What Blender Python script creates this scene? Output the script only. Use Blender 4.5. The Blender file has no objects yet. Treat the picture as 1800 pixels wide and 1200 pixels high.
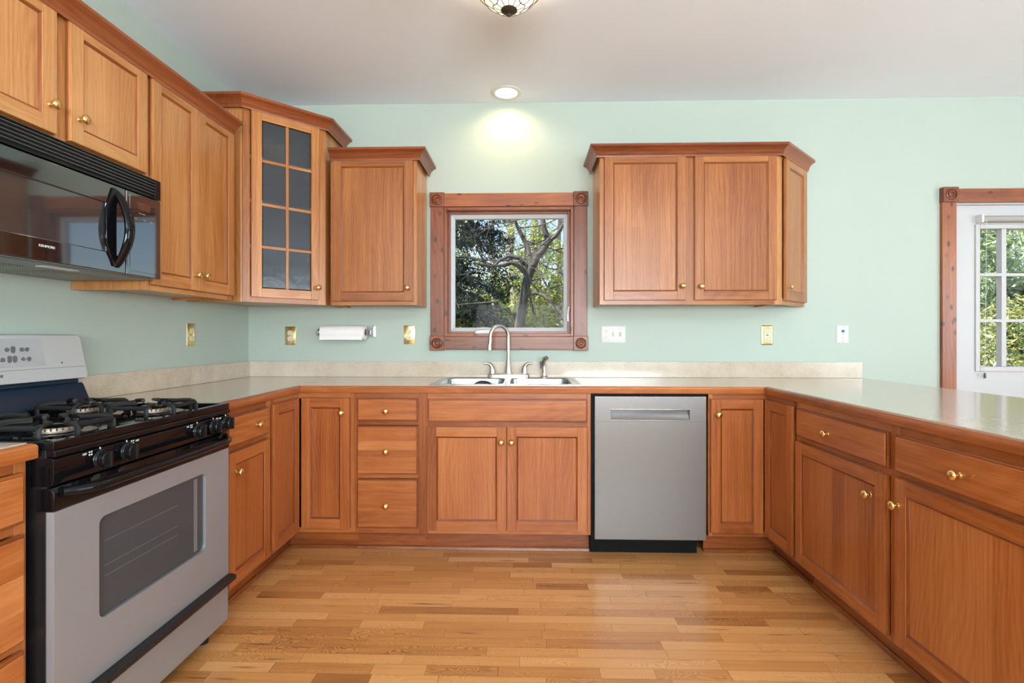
import bpy, bmesh, math, random
from mathutils import Vector, Matrix
random.seed(11)
PI = math.pi
SC = bpy.context.scene
COL = SC.collection
D = bpy.data

# ------------------------------------------------------------------ camera
cam = D.cameras.new('camera'); co = D.objects.new('camera', cam); COL.objects.link(co)
co.location = (1.843, -3.398, 1.177)
co.rotation_euler = (PI/2, 0, 0.0278)
cam.sensor_width = 36; cam.sensor_fit = 'HORIZONTAL'
cam.lens = 913.74/1800*36
cam.shift_y = -8.2/1800
cam.clip_start = 0.05
SC.camera = co

# ------------------------------------------------------------------ world, sun, fill lamps, exposure
SC.view_settings.view_transform = 'Standard'
SC.view_settings.look = 'None'
SC.view_settings.gamma = 1
SC.view_settings.use_curve_mapping = False
SC.view_settings.exposure = 0.25
SC.cycles.use_denoising = True
SC.cycles.max_bounces = 10
SC.cycles.transparent_max_bounces = 16
w = D.worlds.new('sky'); SC.world = w; w.use_nodes = True
nt = w.node_tree; bg = nt.nodes['Background']
sky = nt.nodes.new('ShaderNodeTexSky'); sky.sky_type = 'NISHITA'
sky.sun_disc = False; sky.sun_elevation = math.radians(55); sky.sun_rotation = math.radians(-80)
nt.links.new(sky.outputs[0], bg.inputs[0]); bg.inputs[1].default_value = 0.22

def light(name, kind, loc, rot, power, color, **k):
    l = D.lights.new(name, kind); l.energy = power; l.color = color
    for a, v in k.items(): setattr(l, a, v)
    o = D.objects.new(name, l); COL.objects.link(o); o.location = loc; o.rotation_euler = rot
    return o
light('sun', 'SUN', (-8, 3, 9), (math.radians(33), 0, math.radians(-72)), 11.0, (1, .93, .8), angle=.01)
# area lamps added inside the unseen windows, tilted up to brighten the ceiling
light('fill_rear', 'AREA', (2.6, -6.85, 1.45), (-PI/2-1.08, 0, PI), 500, (.86, .94, 1), shape='RECTANGLE', size=3.6, size_y=1.8)
light('fill_right', 'AREA', (7.35, -4.3, 1.45), (0, PI/2+.45, 0), 150, (.76, .90, 1), shape='RECTANGLE', size=1.8, size_y=3.4)

# ------------------------------------------------------------------ materials
def mat(name, color=(.8, .8, .8), rough=.5, metal=0, spec=.5, **k):
    m = D.materials.new(name); m.use_nodes = True
    b = m.node_tree.nodes['Principled BSDF']
    b.inputs['Base Color'].default_value = (*color, 1)
    b.inputs['Roughness'].default_value = rough
    b.inputs['Metallic'].default_value = metal
    b.inputs['Specular IOR Level'].default_value = spec
    for n, v in k.items(): b.inputs[n.replace('_', ' ')].default_value = v
    return m
class NB:
    """tiny node builder"""
    def __init__(s, m): s.t = m.node_tree; s.n = s.t.nodes; s.b = s.n.get('Principled BSDF')
    def new(s, typ, **k):
        n = s.n.new(typ)
        for a, v in k.items(): setattr(n, a, v)
        return n
    def put(s, sock, v):
        if v is None: return
        if hasattr(v, 'is_linked'): s.t.links.new(v, sock)
        else: sock.default_value = v
    def math(s, op, a, b=None, c=None, clamp=False):
        n = s.new('ShaderNodeMath', operation=op, use_clamp=clamp)
        for i, v in enumerate((a, b, c)): s.put(n.inputs[i], v)
        return n.outputs[0]
    def vmul(s, v, k):
        n = s.new('ShaderNodeVectorMath', operation='MULTIPLY'); s.put(n.inputs[0], v); n.inputs[1].default_value = k
        return n.outputs[0]
    def vadd(s, v, k):
        n = s.new('ShaderNodeVectorMath', operation='ADD'); s.put(n.inputs[0], v); s.put(n.inputs[1], k)
        return n.outputs[0]
    def noise(s, v, scale=1., detail=2., rough=.5, dist=0.):
        n = s.new('ShaderNodeTexNoise'); s.put(n.inputs['Vector'], v)
        n.inputs['Scale'].default_value = scale; n.inputs['Detail'].default_value = detail
        n.inputs['Roughness'].default_value = rough; n.inputs['Distortion'].default_value = dist
        return n.outputs['Fac']
    def white(s, v):
        n = s.new('ShaderNodeTexWhiteNoise', noise_dimensions='3D'); s.put(n.inputs['Vector'], v)
        return n
    def ramp(s, f, stops):
        n = s.new('ShaderNodeValToRGB'); s.put(n.inputs[0], f); e = n.color_ramp.elements
        while len(e) < len(stops): e.new(.5)
        for q, (p, c) in zip(e, stops): q.position = p; q.color = (*c, 1) if len(c) == 3 else c
        return n.outputs[0]
    def mix(s, f, a, b, mode='MIX'):
        n = s.new('ShaderNodeMix', data_type='RGBA', blend_type=mode); s.put(n.inputs[0], f)
        for i, v in ((6, a), (7, b)):
            if isinstance(v, tuple): v = (*v, 1) if len(v) == 3 else v
            s.put(n.inputs[i], v)
        return n.outputs[2]
    def sep(s, v):
        n = s.new('ShaderNodeSeparateXYZ'); s.put(n.inputs[0], v); return n.outputs
    def comb(s, x, y, z):
        n = s.new('ShaderNodeCombineXYZ')
        for i, v in enumerate((x, y, z)): s.put(n.inputs[i], v)
        return n.outputs[0]
    def attr(s, name):
        return s.new('ShaderNodeAttribute', attribute_name=name)
    def bump(s, h, strength=.1, dist=.001):
        n = s.new('ShaderNodeBump'); s.put(n.inputs['Height'], h)
        n.inputs['Strength'].default_value = strength; n.inputs['Distance'].default_value = dist
        s.t.links.new(n.outputs[0], s.b.inputs['Normal'])
    def color(s, c): s.t.links.new(c, s.b.inputs['Base Color'])

def wood(name, dark, mid, lite, rough=.3, strip=.085, knots=0, vary=.5, coat=.13):
    """grain runs along the first coordinate of the board's own wc attribute; tone is the board's own shade"""
    m = mat(name, rough=rough); q = NB(m)
    wc = q.attr('wc').outputs['Vector']; tone = q.attr('tone').outputs['Fac']
    x, y, z = q.sep(wc)
    sid = q.math('FLOOR', q.math('DIVIDE', q.math('ADD', y, z), strip))
    sw = q.white(q.comb(sid, q.math('MULTIPLY', tone, 57.), 0.)).outputs[0]
    wob = q.noise(q.vmul(wc, (1.5, 5, 5)), 1, 2)
    ring = q.new('ShaderNodeTexWave', wave_type='BANDS', bands_direction='Y')
    wv = q.vadd(q.vmul(wc, (1., 22, 22)), q.comb(0., q.math('MULTIPLY', q.noise(q.vmul(wc, (.8, 3.0, 3.0)), 1, 2), 6.5), 0.))
    q.put(ring.inputs['Vector'], wv); ring.inputs['Scale'].default_value = .8; ring.inputs['Distortion'].default_value = 1.5; ring.inputs['Detail'].default_value = 3
    streak = q.noise(q.vmul(wc, (1.6, 75, 75)), 1, 4, .6)
    pore = q.noise(q.vmul(wc, (16, 420, 420)), 1, 2)
    def dev(v, k): return q.math('MULTIPLY', q.math('SUBTRACT', v, .5), k)
    f = q.math('ADD', .5, dev(ring.outputs['Fac'], .085))
    f = q.math('ADD', f, dev(streak, .52))
    f = q.math('ADD', f, dev(wob, .40))
    f = q.math('ADD', f, dev(pore, .34))
    f = q.math('ADD', f, dev(tone, vary))
    f = q.math('ADD', f, dev(sw, .16))
    c = q.ramp(f, [(.15, dark), (.5, mid), (.85, lite)])
    if knots:
        v = q.new('ShaderNodeTexVoronoi'); q.put(v.inputs['Vector'], q.vmul(wc, (7, 14, 14))); v.inputs['Scale'].default_value = knots
        k = q.math('MULTIPLY', q.math('SUBTRACT', .30, v.outputs['Distance']), 6., clamp=True)
        sel = q.math('GREATER_THAN', q.sep(v.outputs['Color'])[0], .58)
        c = q.mix(q.math('MULTIPLY', k, sel), c, (.05, .015, .006))
    q.color(c)
    q.b.inputs['Coat Weight'].default_value = coat; q.b.inputs['Coat Roughness'].default_value = .18
    q.bump(q.math('ADD', streak, pore), .12, .0006)
    return m
CH = wood('cherry_wood', (.18, .038, .007), (.385, .109, .024), (.55, .205, .062))
CH_UP = wood('cherry_wood_upper', (.21, .054, .010), (.40, .142, .034), (.60, .285, .10))
CH_CROWN = wood('cherry_crown', (.12, .026, .007), (.25, .062, .018), (.36, .11, .035), strip=9)
KNOTTY = wood('knotty_pine_casing', (.06, .013, .003), (.225, .055, .012), (.42, .13, .034), strip=9, knots=1.7, rough=.34, coat=.05)
INNER = mat('cabinet_interior', (.55, .38, .22), .6)

def stainless(name, base=(.58, .575, .57), rough=.30, axis=(1, 90, 260), metal=1.0):
    m = mat(name, base, rough, metal); q = NB(m)
    tc = q.new('ShaderNodeTexCoord').outputs['Object']
    n = q.noise(q.vmul(tc, axis), 1, 3, .6)
    q.put(q.b.inputs['Roughness'], q.math('ADD', q.math('MULTIPLY', n, .16), rough-.08))
    q.b.inputs['Anisotropic'].default_value = .5
    q.bump(n, .06, .0004)
    return m
STEEL = stainless('stainless_brushed', (.265, .262, .26), .36, axis=(3, 3, 500), metal=.8)
STEEL_Y = stainless('stainless_range', (.335, .34, .348), .38, axis=(300, 3, 500), metal=.45)
STEEL_SINK = stainless('stainless_sink', (.36, .37, .38), .22, axis=(40, 40, 40))
NICKEL = mat('brushed_nickel', (.62, .57, .50), .27, 1)
CHROME = mat('polished_chrome', (.55, .55, .56), .15, 1)
BRASS = mat('polished_brass', (.83, .60, .24), .14, 1)
BRASS_PLATE = mat('brass_wall_plate', (.80, .62, .28), .22, 1)
BLACK = mat('black_enamel', (.0045, .0045, .0055), .07, spec=.26)
BLACK_MIRROR = mat('black_mirror_glass', (.006, .006, .007), .04, spec=.5, IOR=2.3)
BLACK_SATIN = mat('black_satin', (.010, .010, .011), .32)
MATTE = mat('matte_black', (.006, .006, .0065), .6, spec=.15)
GLOSSKNOB = mat('glossy_black_knob', (.008, .008, .009), .14, spec=.4)
STEEL_BG = stainless('stainless_backguard', (.62, .62, .625), .36, axis=(300, 3, 500), metal=.6)
IRON = mat('cast_iron', (.010, .0095, .009), .5, spec=.3)
DGLASS = mat('oven_glass', (.062, .063, .066), .16, spec=.25)
DARKGREY = mat('dark_grey_plastic', (.07, .07, .072), .4)
GREYPAINT = mat('microwave_underside', (.16, .20, .20), .38)
WHITE_PL = mat('white_plastic', (.70, .69, .68), .35)
ALMOND = mat('almond_plastic', (.72, .66, .52), .4)
VINYL = mat('window_vinyl', (.50, .51, .53), .4)
WHITE_MET = mat('door_white_paint', (.50, .49, .49), .4)
SHADE = mat('blind_fabric', (.36, .34, .31), .7)
WHITEINK = mat('white_ink', (.75, .75, .75), .5)
BLACKINK = mat('black_ink', (.02, .02, .02), .5)
HOLE = mat('dark_slot', (.02, .018, .015), .6)
BLUEJACK = mat('blue_jack', (.01, .10, .28), .4)
BRONZE = mat('dark_bronze', (.06, .045, .03), .45, .6)
RUBBER = mat('black_rubber', (.012, .012, .012), .6)
AMBERLED = mat('amber_display', (.10, .03, .01), .3)

def paint(name, c, rough=.6, b=.05):
    m = mat(name, c, rough); q = NB(m)
    tc = q.new('ShaderNodeTexCoord').outputs['Object']
    n = q.noise(q.vmul(tc, (1, 1, 1)), 140, 3)
    n2 = q.noise(tc, 1.3, 2)
    q.color(q.mix(n2, tuple(x*.97 for x in c), tuple(min(1, x*1.03) for x in c)))
    q.bump(n, b, .001)
    return m
WALL = paint('pale_green_paint', (.43, .495, .43))
CEIL = paint('ceiling_white_paint', (.815, .87, .945), .8)
TRIMW = paint('plain_trim_paint', (.7, .7, .7), .5)

def laminate():
    m = mat('beige_stone_laminate', rough=.2, Coat_Weight=.5, Coat_Roughness=.12); q = NB(m)
    tc = q.new('ShaderNodeTexCoord').outputs['Object']
    a = q.noise(tc, 9, 5, .65); b = q.noise(tc, 130, 4, .7); c = q.noise(tc, 2.5, 2)
    f = q.math('ADD', q.math('MULTIPLY', a, .45), q.math('ADD', q.math('MULTIPLY', b, .4), q.math('MULTIPLY', c, .15)))
    q.color(q.ramp(f, [(.30, (.40, .31, .22)), (.5, (.53, .435, .33)), (.7, (.64, .55, .445))]))
    return m
LAM = laminate()

def oak_floor():
    m = mat('oak_strip_floor', rough=.28); q = NB(m)
    tc = q.new('ShaderNodeTexCoord').outputs['Object']
    x, y, z = q.sep(tc)
    W_ = .0571
    yr = q.math('DIVIDE', y, W_); row = q.math('FLOOR', yr)
    r0 = q.white(q.comb(row, 3.1, 0.)).outputs[0]; r1 = q.white(q.comb(row, 9.7, 0.)).outputs[0]
    L = q.math('ADD', .26, q.math('MULTIPLY', r1, .26))
    xr = q.math('ADD', q.math('DIVIDE', x, L), q.math('MULTIPLY', r0, 17.))
    # uneven board lengths: warp the coordinate a little
    xr = q.math('ADD', xr, q.math('MULTIPLY', q.math('SINE', q.math('ADD', q.math('MULTIPLY', xr, 2.1), q.math('MULTIPLY', r0, 40.))), .22))
    bd = q.math('FLOOR', xr)
    idv = q.comb(row, bd, 0.)
    wn = q.white(idv); t = wn.outputs[0]; hue = q.sep(wn.outputs[1])[1]
    off = q.vmul(wn.outputs[1], (40, 40, 40))
    g = q.vadd(tc, off)
    streak = q.noise(q.vmul(g, (2.4, 70, 1)), 1, 4, .62)
    wob = q.noise(q.vmul(g, (2.2, 14, 1)), 1, 3, .55, .6)
    wave = q.new('ShaderNodeTexWave', wave_type='BANDS', bands_direction='Y')
    wv = q.vadd(q.vmul(g, (1., 40, 1)), q.comb(0., q.math('MULTIPLY', q.noise(q.vmul(g, (4, 9, 1)), 1, 2), 14.), 0.))
    q.put(wave.inputs['Vector'], wv); wave.inputs['Scale'].default_value = .9; wave.inputs['Distortion'].default_value = 1.; wave.inputs['Detail'].default_value = 2
    pore = q.noise(q.vmul(g, (18, 500, 1)), 1, 2)
    f = q.math('MULTIPLY', streak, .30)
    f = q.math('ADD', f, q.math('MULTIPLY', wave.outputs['Fac'], q.math('MULTIPLY', hue, .24)))
    f = q.math('ADD', f, q.math('MULTIPLY', wob, .22))
    f = q.math('ADD', f, q.math('MULTIPLY', pore, .10))
    f = q.math('ADD', f, q.math('MULTIPLY', q.math('SUBTRACT', t, .35), .42))
    c = q.ramp(f, [(.08, (.26, .09, .022)), (.30, (.52, .225, .068)), (.52, (.66, .315, .105)), (.82, (.77, .44, .185))])
    # mineral streaks
    ks = q.noise(q.vmul(g, (3.2, 34, 1)), 1, 2, .5)
    k = q.math('MULTIPLY', q.math('SUBTRACT', ks, .655), 9., clamp=True)
    c = q.mix(q.math('MULTIPLY', k, .75), c, (.10, .035, .012))
    # seams
    fy = q.math('FRACT', yr); fx = q.math('FRACT', xr)
    ey = q.math('MINIMUM', fy, q.math('SUBTRACT', 1., fy)); ex = q.math('MINIMUM', fx, q.math('SUBTRACT', 1., fx))
    gy = q.math('LESS_THAN', ey, .014); gx = q.math('LESS_THAN', q.math('MULTIPLY', ex, L), .0010)
    gap = q.math('MAXIMUM', gy, gx)
    c = q.mix(q.math('MULTIPLY', gap, .55), c, (.09, .035, .014))
    q.color(c)
    q.b.inputs['Coat Weight'].default_value = .22; q.b.inputs['Coat Roughness'].default_value = .24
    q.bump(q.math('SUBTRACT', q.math('MULTIPLY', streak, .25), gap), .18, .0008)
    return m
OAK = oak_floor()

def pane_glass(name, tint=(1, 1, 1), refl=1.0):
    m = D.materials.new(name); m.use_nodes = True; q = NB(m); q.n.remove(q.b)
    out = q.n['Material Output']
    tr = q.new('ShaderNodeBsdfTransparent'); tr.inputs[0].default_value = (*tint, 1)
    gl = q.new('ShaderNodeBsdfGlossy'); gl.inputs['Roughness'].default_value = .02
    fr = q.new('ShaderNodeFresnel'); fr.inputs[0].default_value = 1.2
    mx = q.new('ShaderNodeMixShader')
    q.put(mx.inputs[0], q.math('MULTIPLY', fr.outputs[0], .5*refl)); q.put(mx.inputs[1], tr.outputs[0]); q.put(mx.inputs[2], gl.outputs[0])
    q.put(out.inputs[0], mx.outputs[0]); return m
GLASS = pane_glass('clear_window_glass', refl=.45)
def seedy():
    m = mat('seeded_grey_glass', (.075, .085, .095), .12, spec=.6); q = NB(m)
    tc = q.new('ShaderNodeTexCoord').outputs['Object']
    n = q.noise(q.vmul(tc, (26, 26, 14)), 1, 3, .55)
    q.bump(n, .30, .004)
    tr = q.new('ShaderNodeBsdfTransparent'); tr.inputs[0].default_value = (.75, .8, .85, 1)
    mx = q.new('ShaderNodeMixShader'); mx.inputs[0].default_value = .45
    q.put(mx.inputs[1], q.b.outputs[0]); q.put(mx.inputs[2], tr.outputs[0]); q.put(q.n['Material Output'].inputs[0], mx.outputs[0])
    return m
SEED = seedy()
def mesh_window():
    m = mat('microwave_mesh_glass', (.02, .02, .022), .05, IOR=2.2); q = NB(m)
    tc = q.new('ShaderNodeTexCoord').outputs['Object']
    x, y, z = q.sep(q.vmul(tc, (1400, 1400, 1400)))
    d = q.math('MULTIPLY', q.math('SINE', y), q.math('SINE', z))
    q.color(q.mix(q.math('GREATER_THAN', d, .1), (.022, .021, .022), (.05, .048, .048))); return m
MWGLASS = mesh_window()
def filter_mesh():
    m = mat('grease_filter_mesh', (.30, .25, .20), .45, .7); q = NB(m)
    tc = q.new('ShaderNodeTexCoord').outputs['Object']
    x, y, z = q.sep(q.vmul(tc, (700, 700, 700)))
    d = q.math('MULTIPLY', q.math('SINE', x), q.math('SINE', y))
    q.color(q.mix(q.math('GREATER_THAN', d, .0), (.10, .08, .06), (.42, .36, .30))); return m
FILTER = filter_mesh()
def towel():
    m = mat('paper_towel', (.83, .80, .78), .9); q = NB(m)
    tc = q.new('ShaderNodeTexCoord').outputs['Object']
    v = q.new('ShaderNodeTexVoronoi'); q.put(v.inputs['Vector'], tc); v.inputs['Scale'].default_value = 160
    q.bump(v.outputs['Distance'], .25, .002); return m
TOWEL = towel()
def emit(name, c, s):
    m = D.materials.new(name); m.use_nodes = True; q = NB(m)
    q.b.inputs['Base Color'].default_value = (*c, 1)
    q.b.inputs['Emission Color'].default_value = (*c, 1); q.b.inputs['Emission Strength'].default_value = s; return m
BULB = emit('lamp_bulb', (1, .82, .52), 9)
def art_glass():
    m = D.materials.new('stained_art_glass'); m.use_nodes = True; q = NB(m)
    t = q.attr('tone').outputs['Fac']
    tc = q.new('ShaderNodeTexCoord').outputs['Object']
    n = q.noise(tc, 30, 2)
    c = q.ramp(t, [(0, (.86, .82, .74)), (.45, (.90, .82, .66)), (.6, (.84, .62, .25)), (.8, (.75, .50, .12)), (1, (.60, .36, .07))])
    c = q.mix(q.math('MULTIPLY', n, .4), c, (.9, .86, .8))
    q.color(c); q.b.inputs['Roughness'].default_value = .2
    tl = q.new('ShaderNodeBsdfTranslucent'); q.put(tl.inputs[0], c)
    mx = q.new('ShaderNodeMixShader'); mx.inputs[0].default_value = .11
    q.put(mx.inputs[1], q.b.outputs[0]); q.put(mx.inputs[2], tl.outputs[0]); q.put(q.n['Material Output'].inputs[0], mx.outputs[0]); return m
ARTG = art_glass()
def leafmat(name, a, b, c):
    m = D.materials.new(name); m.use_nodes = True; q = NB(m); q.n.remove(q.b)
    col = q.ramp(q.attr('tone').outputs['Fac'], [(0, a), (.5, b), (1, c)])
    d = q.new('ShaderNodeBsdfDiffuse'); t = q.new('ShaderNodeBsdfTranslucent'); g = q.new('ShaderNodeBsdfGlossy'); g.inputs['Roughness'].default_value = .35
    q.put(d.inputs[0], col); q.put(t.inputs[0], col)
    mx = q.new('ShaderNodeMixShader'); mx.inputs[0].default_value = .4
    q.put(mx.inputs[1], d.outputs[0]); q.put(mx.inputs[2], t.outputs[0])
    m2 = q.new('ShaderNodeMixShader'); m2.inputs[0].default_value = .07
    q.put(m2.inputs[1], mx.outputs[0]); q.put(m2.inputs[2], g.outputs[0])
    q.put(q.n['Material Output'].inputs[0], m2.outputs[0]); return m
def barkmat(name, a, b):
    m = mat(name, rough=.9); q = NB(m)
    tc = q.new('ShaderNodeTexCoord').outputs['Object']
    n = q.noise(q.vmul(tc, (12, 12, 3)), 1, 5, .7)
    q.color(q.ramp(n, [(.3, a), (.7, b)])); q.bump(n, .6, .02); return m
BARK = barkmat('grey_bark', (.03, .026, .026), (.16, .14, .13))
BARK_P = barkmat('pale_bark', (.20, .18, .16), (.52, .47, .42))
NEEDLE = leafmat('dark_conifer_needles', (.008, .018, .012), (.018, .038, .022), (.05, .085, .04))
BAMBOO = leafmat('bamboo_leaves', (.08, .13, .02), (.29, .37, .07), (.66, .66, .20))
BRIGHTL = leafmat('bright_shrub_leaves', (.14, .24, .09), (.40, .52, .28), (.72, .80, .52))
YELLOWL = leafmat('yellow_green_leaves', (.16, .20, .04), (.40, .42, .13), (.68, .68, .34))
OLIVEL = leafmat('olive_leaves', (.03, .06, .015), (.09, .13, .04), (.22, .26, .09))
GRASS = paint('garden_ground', (.14, .15, .07), .95, .5)

# ------------------------------------------------------------------ mesh builder
class MB:
    def __init__(s, seed=None):
        s.v = []; s.f = []; s.m = []; s.wc = []; s.tn = []; s.sm = []
    def _add(s, pts, faces, mat=0, grain=None, tone=None, smooth=True):
        b = len(s.v)
        if tone is None: tone = min(1, max(0, random.gauss(.5, .22)))
        off = (random.uniform(0, 50), random.uniform(0, 50), random.uniform(0, 50))
        cx = [sum(p[i] for p in pts)/len(pts) for i in range(3)]
        for p in pts:
            s.v.append(tuple(p)); a = [p[i]-cx[i] for i in range(3)]
            if grain == 'x': wv = (a[0], a[1], a[2])
            elif grain == 'y': wv = (a[1], a[0], a[2])
            else: wv = (a[2], a[0], a[1])
            s.wc.append((wv[0]+off[0], wv[1]+off[1], wv[2]+off[2])); s.tn.append(tone)
        for f in faces:
            s.f.append(tuple(b+i for i in f)); s.m.append(mat); s.sm.append(smooth)
        return s
    def box(s, x0, x1, y0, y1, z0, z1, mat=0, grain=None, tone=None):
        if x0 > x1: x0, x1 = x1, x0
        if y0 > y1: y0, y1 = y1, y0
        if z0 > z1: z0, z1 = z1, z0
        p = [(x0, y0, z0), (x1, y0, z0), (x1, y1, z0), (x0, y1, z0), (x0, y0, z1), (x1, y0, z1), (x1, y1, z1), (x0, y1, z1)]
        return s._add(p, [(3, 2, 1, 0), (4, 5, 6, 7), (0, 1, 5, 4), (1, 2, 6, 5), (2, 3, 7, 6), (3, 0, 4, 7)], mat, grain, tone)
    def hexa(s, p, mat=0, grain=None, tone=None):
        return s._add(p, [(3, 2, 1, 0), (4, 5, 6, 7), (0, 1, 5, 4), (1, 2, 6, 5), (2, 3, 7, 6), (3, 0, 4, 7)], mat, grain, tone)
    def prism(s, prof, axis, a0, a1, mat=0, grain=None, tone=None):
        """prof: 2-D outline, counter-clockwise; extruded along axis between a0 and a1"""
        n = len(prof)
        def P(u, v, a): return {'x': (a, u, v), 'y': (u, a, v), 'z': (u, v, a)}[axis]
        pts = [P(u, v, a0) for u, v in prof]+[P(u, v, a1) for u, v in prof]
        fs = [tuple(range(n))[::-1], tuple(range(n, 2*n))]+[(i, (i+1) % n, n+(i+1) % n, n+i) for i in range(n)]
        if axis == 'y': fs = [f[::-1] for f in fs]
        return s._add(pts, fs, mat, grain, tone)
    def lathe(s, prof, c=(0, 0, 0), axis='z', seg=24, mat=0, tone=.5, closed=True):
        """prof: list of (radius, height)"""
        pts = []; fs = []; n = len(prof)
        for i in range(seg):
            a = 2*PI*i/seg; ca, sa = math.cos(a), math.sin(a)
            for r, h in prof:
                q = {'z': (r*ca, r*sa, h), 'y': (r*sa, h, r*ca), '-y': (r*ca, -h, r*sa), 'x': (h, r*ca, r*sa)}[axis]
                pts.append((c[0]+q[0], c[1]+q[1], c[2]+q[2]))
        for i in range(seg):
            j = (i+1) % seg
            for k in range(n-1):
                fs.append((i*n+k, j*n+k, j*n+k+1, i*n+k+1))
        if closed:
            if prof[0][0] > 1e-6: fs.append(tuple(i*n for i in range(seg))[::-1])
            if prof[-1][0] > 1e-6: fs.append(tuple(i*n+n-1 for i in range(seg)))
        return s._add(pts, fs, mat, None, tone)
    def tube(s, path, r, seg=10, mat=0, tone=.5, caps=True, flat=None):
        """round (or elliptic, flat=(a,b)) tube along a path; r a number or a list"""
        P = [Vector(p) for p in path]; n = len(P)
        R = r if isinstance(r, (list, tuple)) else [r]*n
        T = []
        for i in range(n):
            a = P[max(0, i-1)]; b = P[min(n-1, i+1)]
            T.append((b-a).normalized())
        up = Vector((0, 0, 1)) if abs(T[0].z) < .9 else Vector((1, 0, 0))
        N = (up-T[0]*up.dot(T[0])).normalized(); pts = []; fs = []
        for i in range(n):
            N = (N-T[i]*N.dot(T[i]))
            N = N.normalized() if N.length > 1e-6 else T[i].orthogonal().normalized()
            B = T[i].cross(N)
            for k in range(seg):
                a = 2*PI*k/seg; fa, fb = flat or (1, 1)
                pts.append(P[i]+N*(math.cos(a)*R[i]*fa)+B*(math.sin(a)*R[i]*fb))
        for i in range(n-1):
            for k in range(seg):
                j = (k+1) % seg
                fs.append((i*seg+k, i*seg+j, (i+1)*seg+j, (i+1)*seg+k))
        if caps:
            fs.append(tuple(range(seg))[::-1]); fs.append(tuple((n-1)*seg+k for k in range(seg)))
        return s._add(pts, fs, mat, None, tone)
    def sweep(s, path, prof, mat=0, side=1, grain='x', closed_prof=True):
        """moulding: 2-D path (x,y), profile [(offset outward, z)]; mitred corners; side=1: outward is right of travel.
        every straight run is a board of its own"""
        P = [Vector(p) for p in path]; n = len(P); M = []
        def nrm(a, b):
            d = (b-a).normalized(); return Vector((d.y, -d.x))*side
        for i in range(n):
            if i == 0: M.append(nrm(P[0], P[1]))
            elif i == n-1: M.append(nrm(P[-2], P[-1]))
            else:
                a, b = nrm(P[i-1], P[i]), nrm(P[i], P[i+1]); h = (a+b).normalized(); M.append(h/max(.2, h.dot(a)))
        k = len(prof)
        for i in range(n-1):
            pts = [(P[i].x+M[i].x*o, P[i].y+M[i].y*o, z) for o, z in prof]+[(P[i+1].x+M[i+1].x*o, P[i+1].y+M[i+1].y*o, z) for o, z in prof]
            fs = [(j, (j+1) % k, k+(j+1) % k, k+j) for j in range(k)]+[tuple(range(k))[::-1], tuple(range(k, 2*k))]
            if side < 0: fs = [f[::-1] for f in fs]
            d = P[i+1]-P[i]
            s._add(pts, fs, mat, 'x' if abs(d.x) > abs(d.y) else 'y')
        return s
    def grid(s, us, vs, keep, axis, w0, w1, mat=0):
        """slab over the cells of a grid with holes; axis is the thickness direction"""
        nu, nv = len(us)-1, len(vs)-1
        K = [[bool(keep((us[i]+us[i+1])/2, (vs[j]+vs[j+1])/2)) for j in range(nv)] for i in range(nu)]
        def P(u, v, a): return {'x': (a, u, v), 'y': (u, a, v), 'z': (u, v, a)}[axis]
        pts = []; ix = {}; fs = []
        def V(i, j, a):
            if (i, j, a) not in ix: ix[i, j, a] = len(pts); pts.append(P(us[i], vs[j], w1 if a else w0))
            return ix[i, j, a]
        fl = axis == 'y'
        def F(*q): fs.append(q[::-1] if fl else q)
        g = lambda i, j: 0 <= i < nu and 0 <= j < nv and K[i][j]
        for i in range(nu):
            for j in range(nv):
                if not K[i][j]: continue
                F(V(i, j, 1), V(i+1, j, 1), V(i+1, j+1, 1), V(i, j+1, 1)); F(V(i, j+1, 0), V(i+1, j+1, 0), V(i+1, j, 0), V(i, j, 0))
                if not g(i, j-1): F(V(i, j, 0), V(i+1, j, 0), V(i+1, j, 1), V(i, j, 1))
                if not g(i, j+1): F(V(i+1, j+1, 0), V(i, j+1, 0), V(i, j+1, 1), V(i+1, j+1, 1))
                if not g(i-1, j): F(V(i, j+1, 0), V(i, j, 0), V(i, j, 1), V(i, j+1, 1))
                if not g(i+1, j): F(V(i+1, j, 0), V(i+1, j+1, 0), V(i+1, j+1, 1), V(i+1, j, 1))
        return s._add(pts, fs, mat, None, .5)
    def loft(s, loops, mat=0, cap0=True, cap1=True, tone=.5):
        n = len(loops[0]); pts = [p for l in loops for p in l]; fs = []
        for a in range(len(loops)-1):
            for k in range(n):
                j = (k+1) % n; fs.append((a*n+k, a*n+j, (a+1)*n+j, (a+1)*n+k))
        if cap0: fs.append(tuple(range(n))[::-1])
        if cap1: fs.append(tuple((len(loops)-1)*n+k for k in range(n)))
        return s._add(pts, fs, mat, None, tone)
    def build(s, name, mats, parent=None, world=None, bevel=0, seg=2, angle=40):
        """world: origin to subtract (the thing's location) when the shape was drawn in room coordinates"""
        me = D.meshes.new(name); o_ = world or (0, 0, 0)
        me.from_pydata([(p[0]-o_[0], p[1]-o_[1], p[2]-o_[2]) for p in s.v], [], s.f)
        for m_ in (mats if isinstance(mats, (list, tuple)) else [mats]): me.materials.append(m_)
        me.polygons.foreach_set('material_index', s.m); me.polygons.foreach_set('use_smooth', s.sm)
        a = me.attributes.new('wc', 'FLOAT_VECTOR', 'POINT'); a.data.foreach_set('vector', [c for q in s.wc for c in q])
        a = me.attributes.new('tone', 'FLOAT', 'POINT'); a.data.foreach_set('value', s.tn)
        me.update(); me.set_sharp_from_angle(angle=math.radians(angle))
        o = D.objects.new(name, me); COL.objects.link(o)
        if parent: o.parent = parent
        if bevel:
            b = o.modifiers.new('edge', 'BEVEL'); b.width = bevel; b.segments = seg; b.limit_method = 'ANGLE'; b.angle_limit = math.radians(50); b.harden_normals = True
        return o

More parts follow.
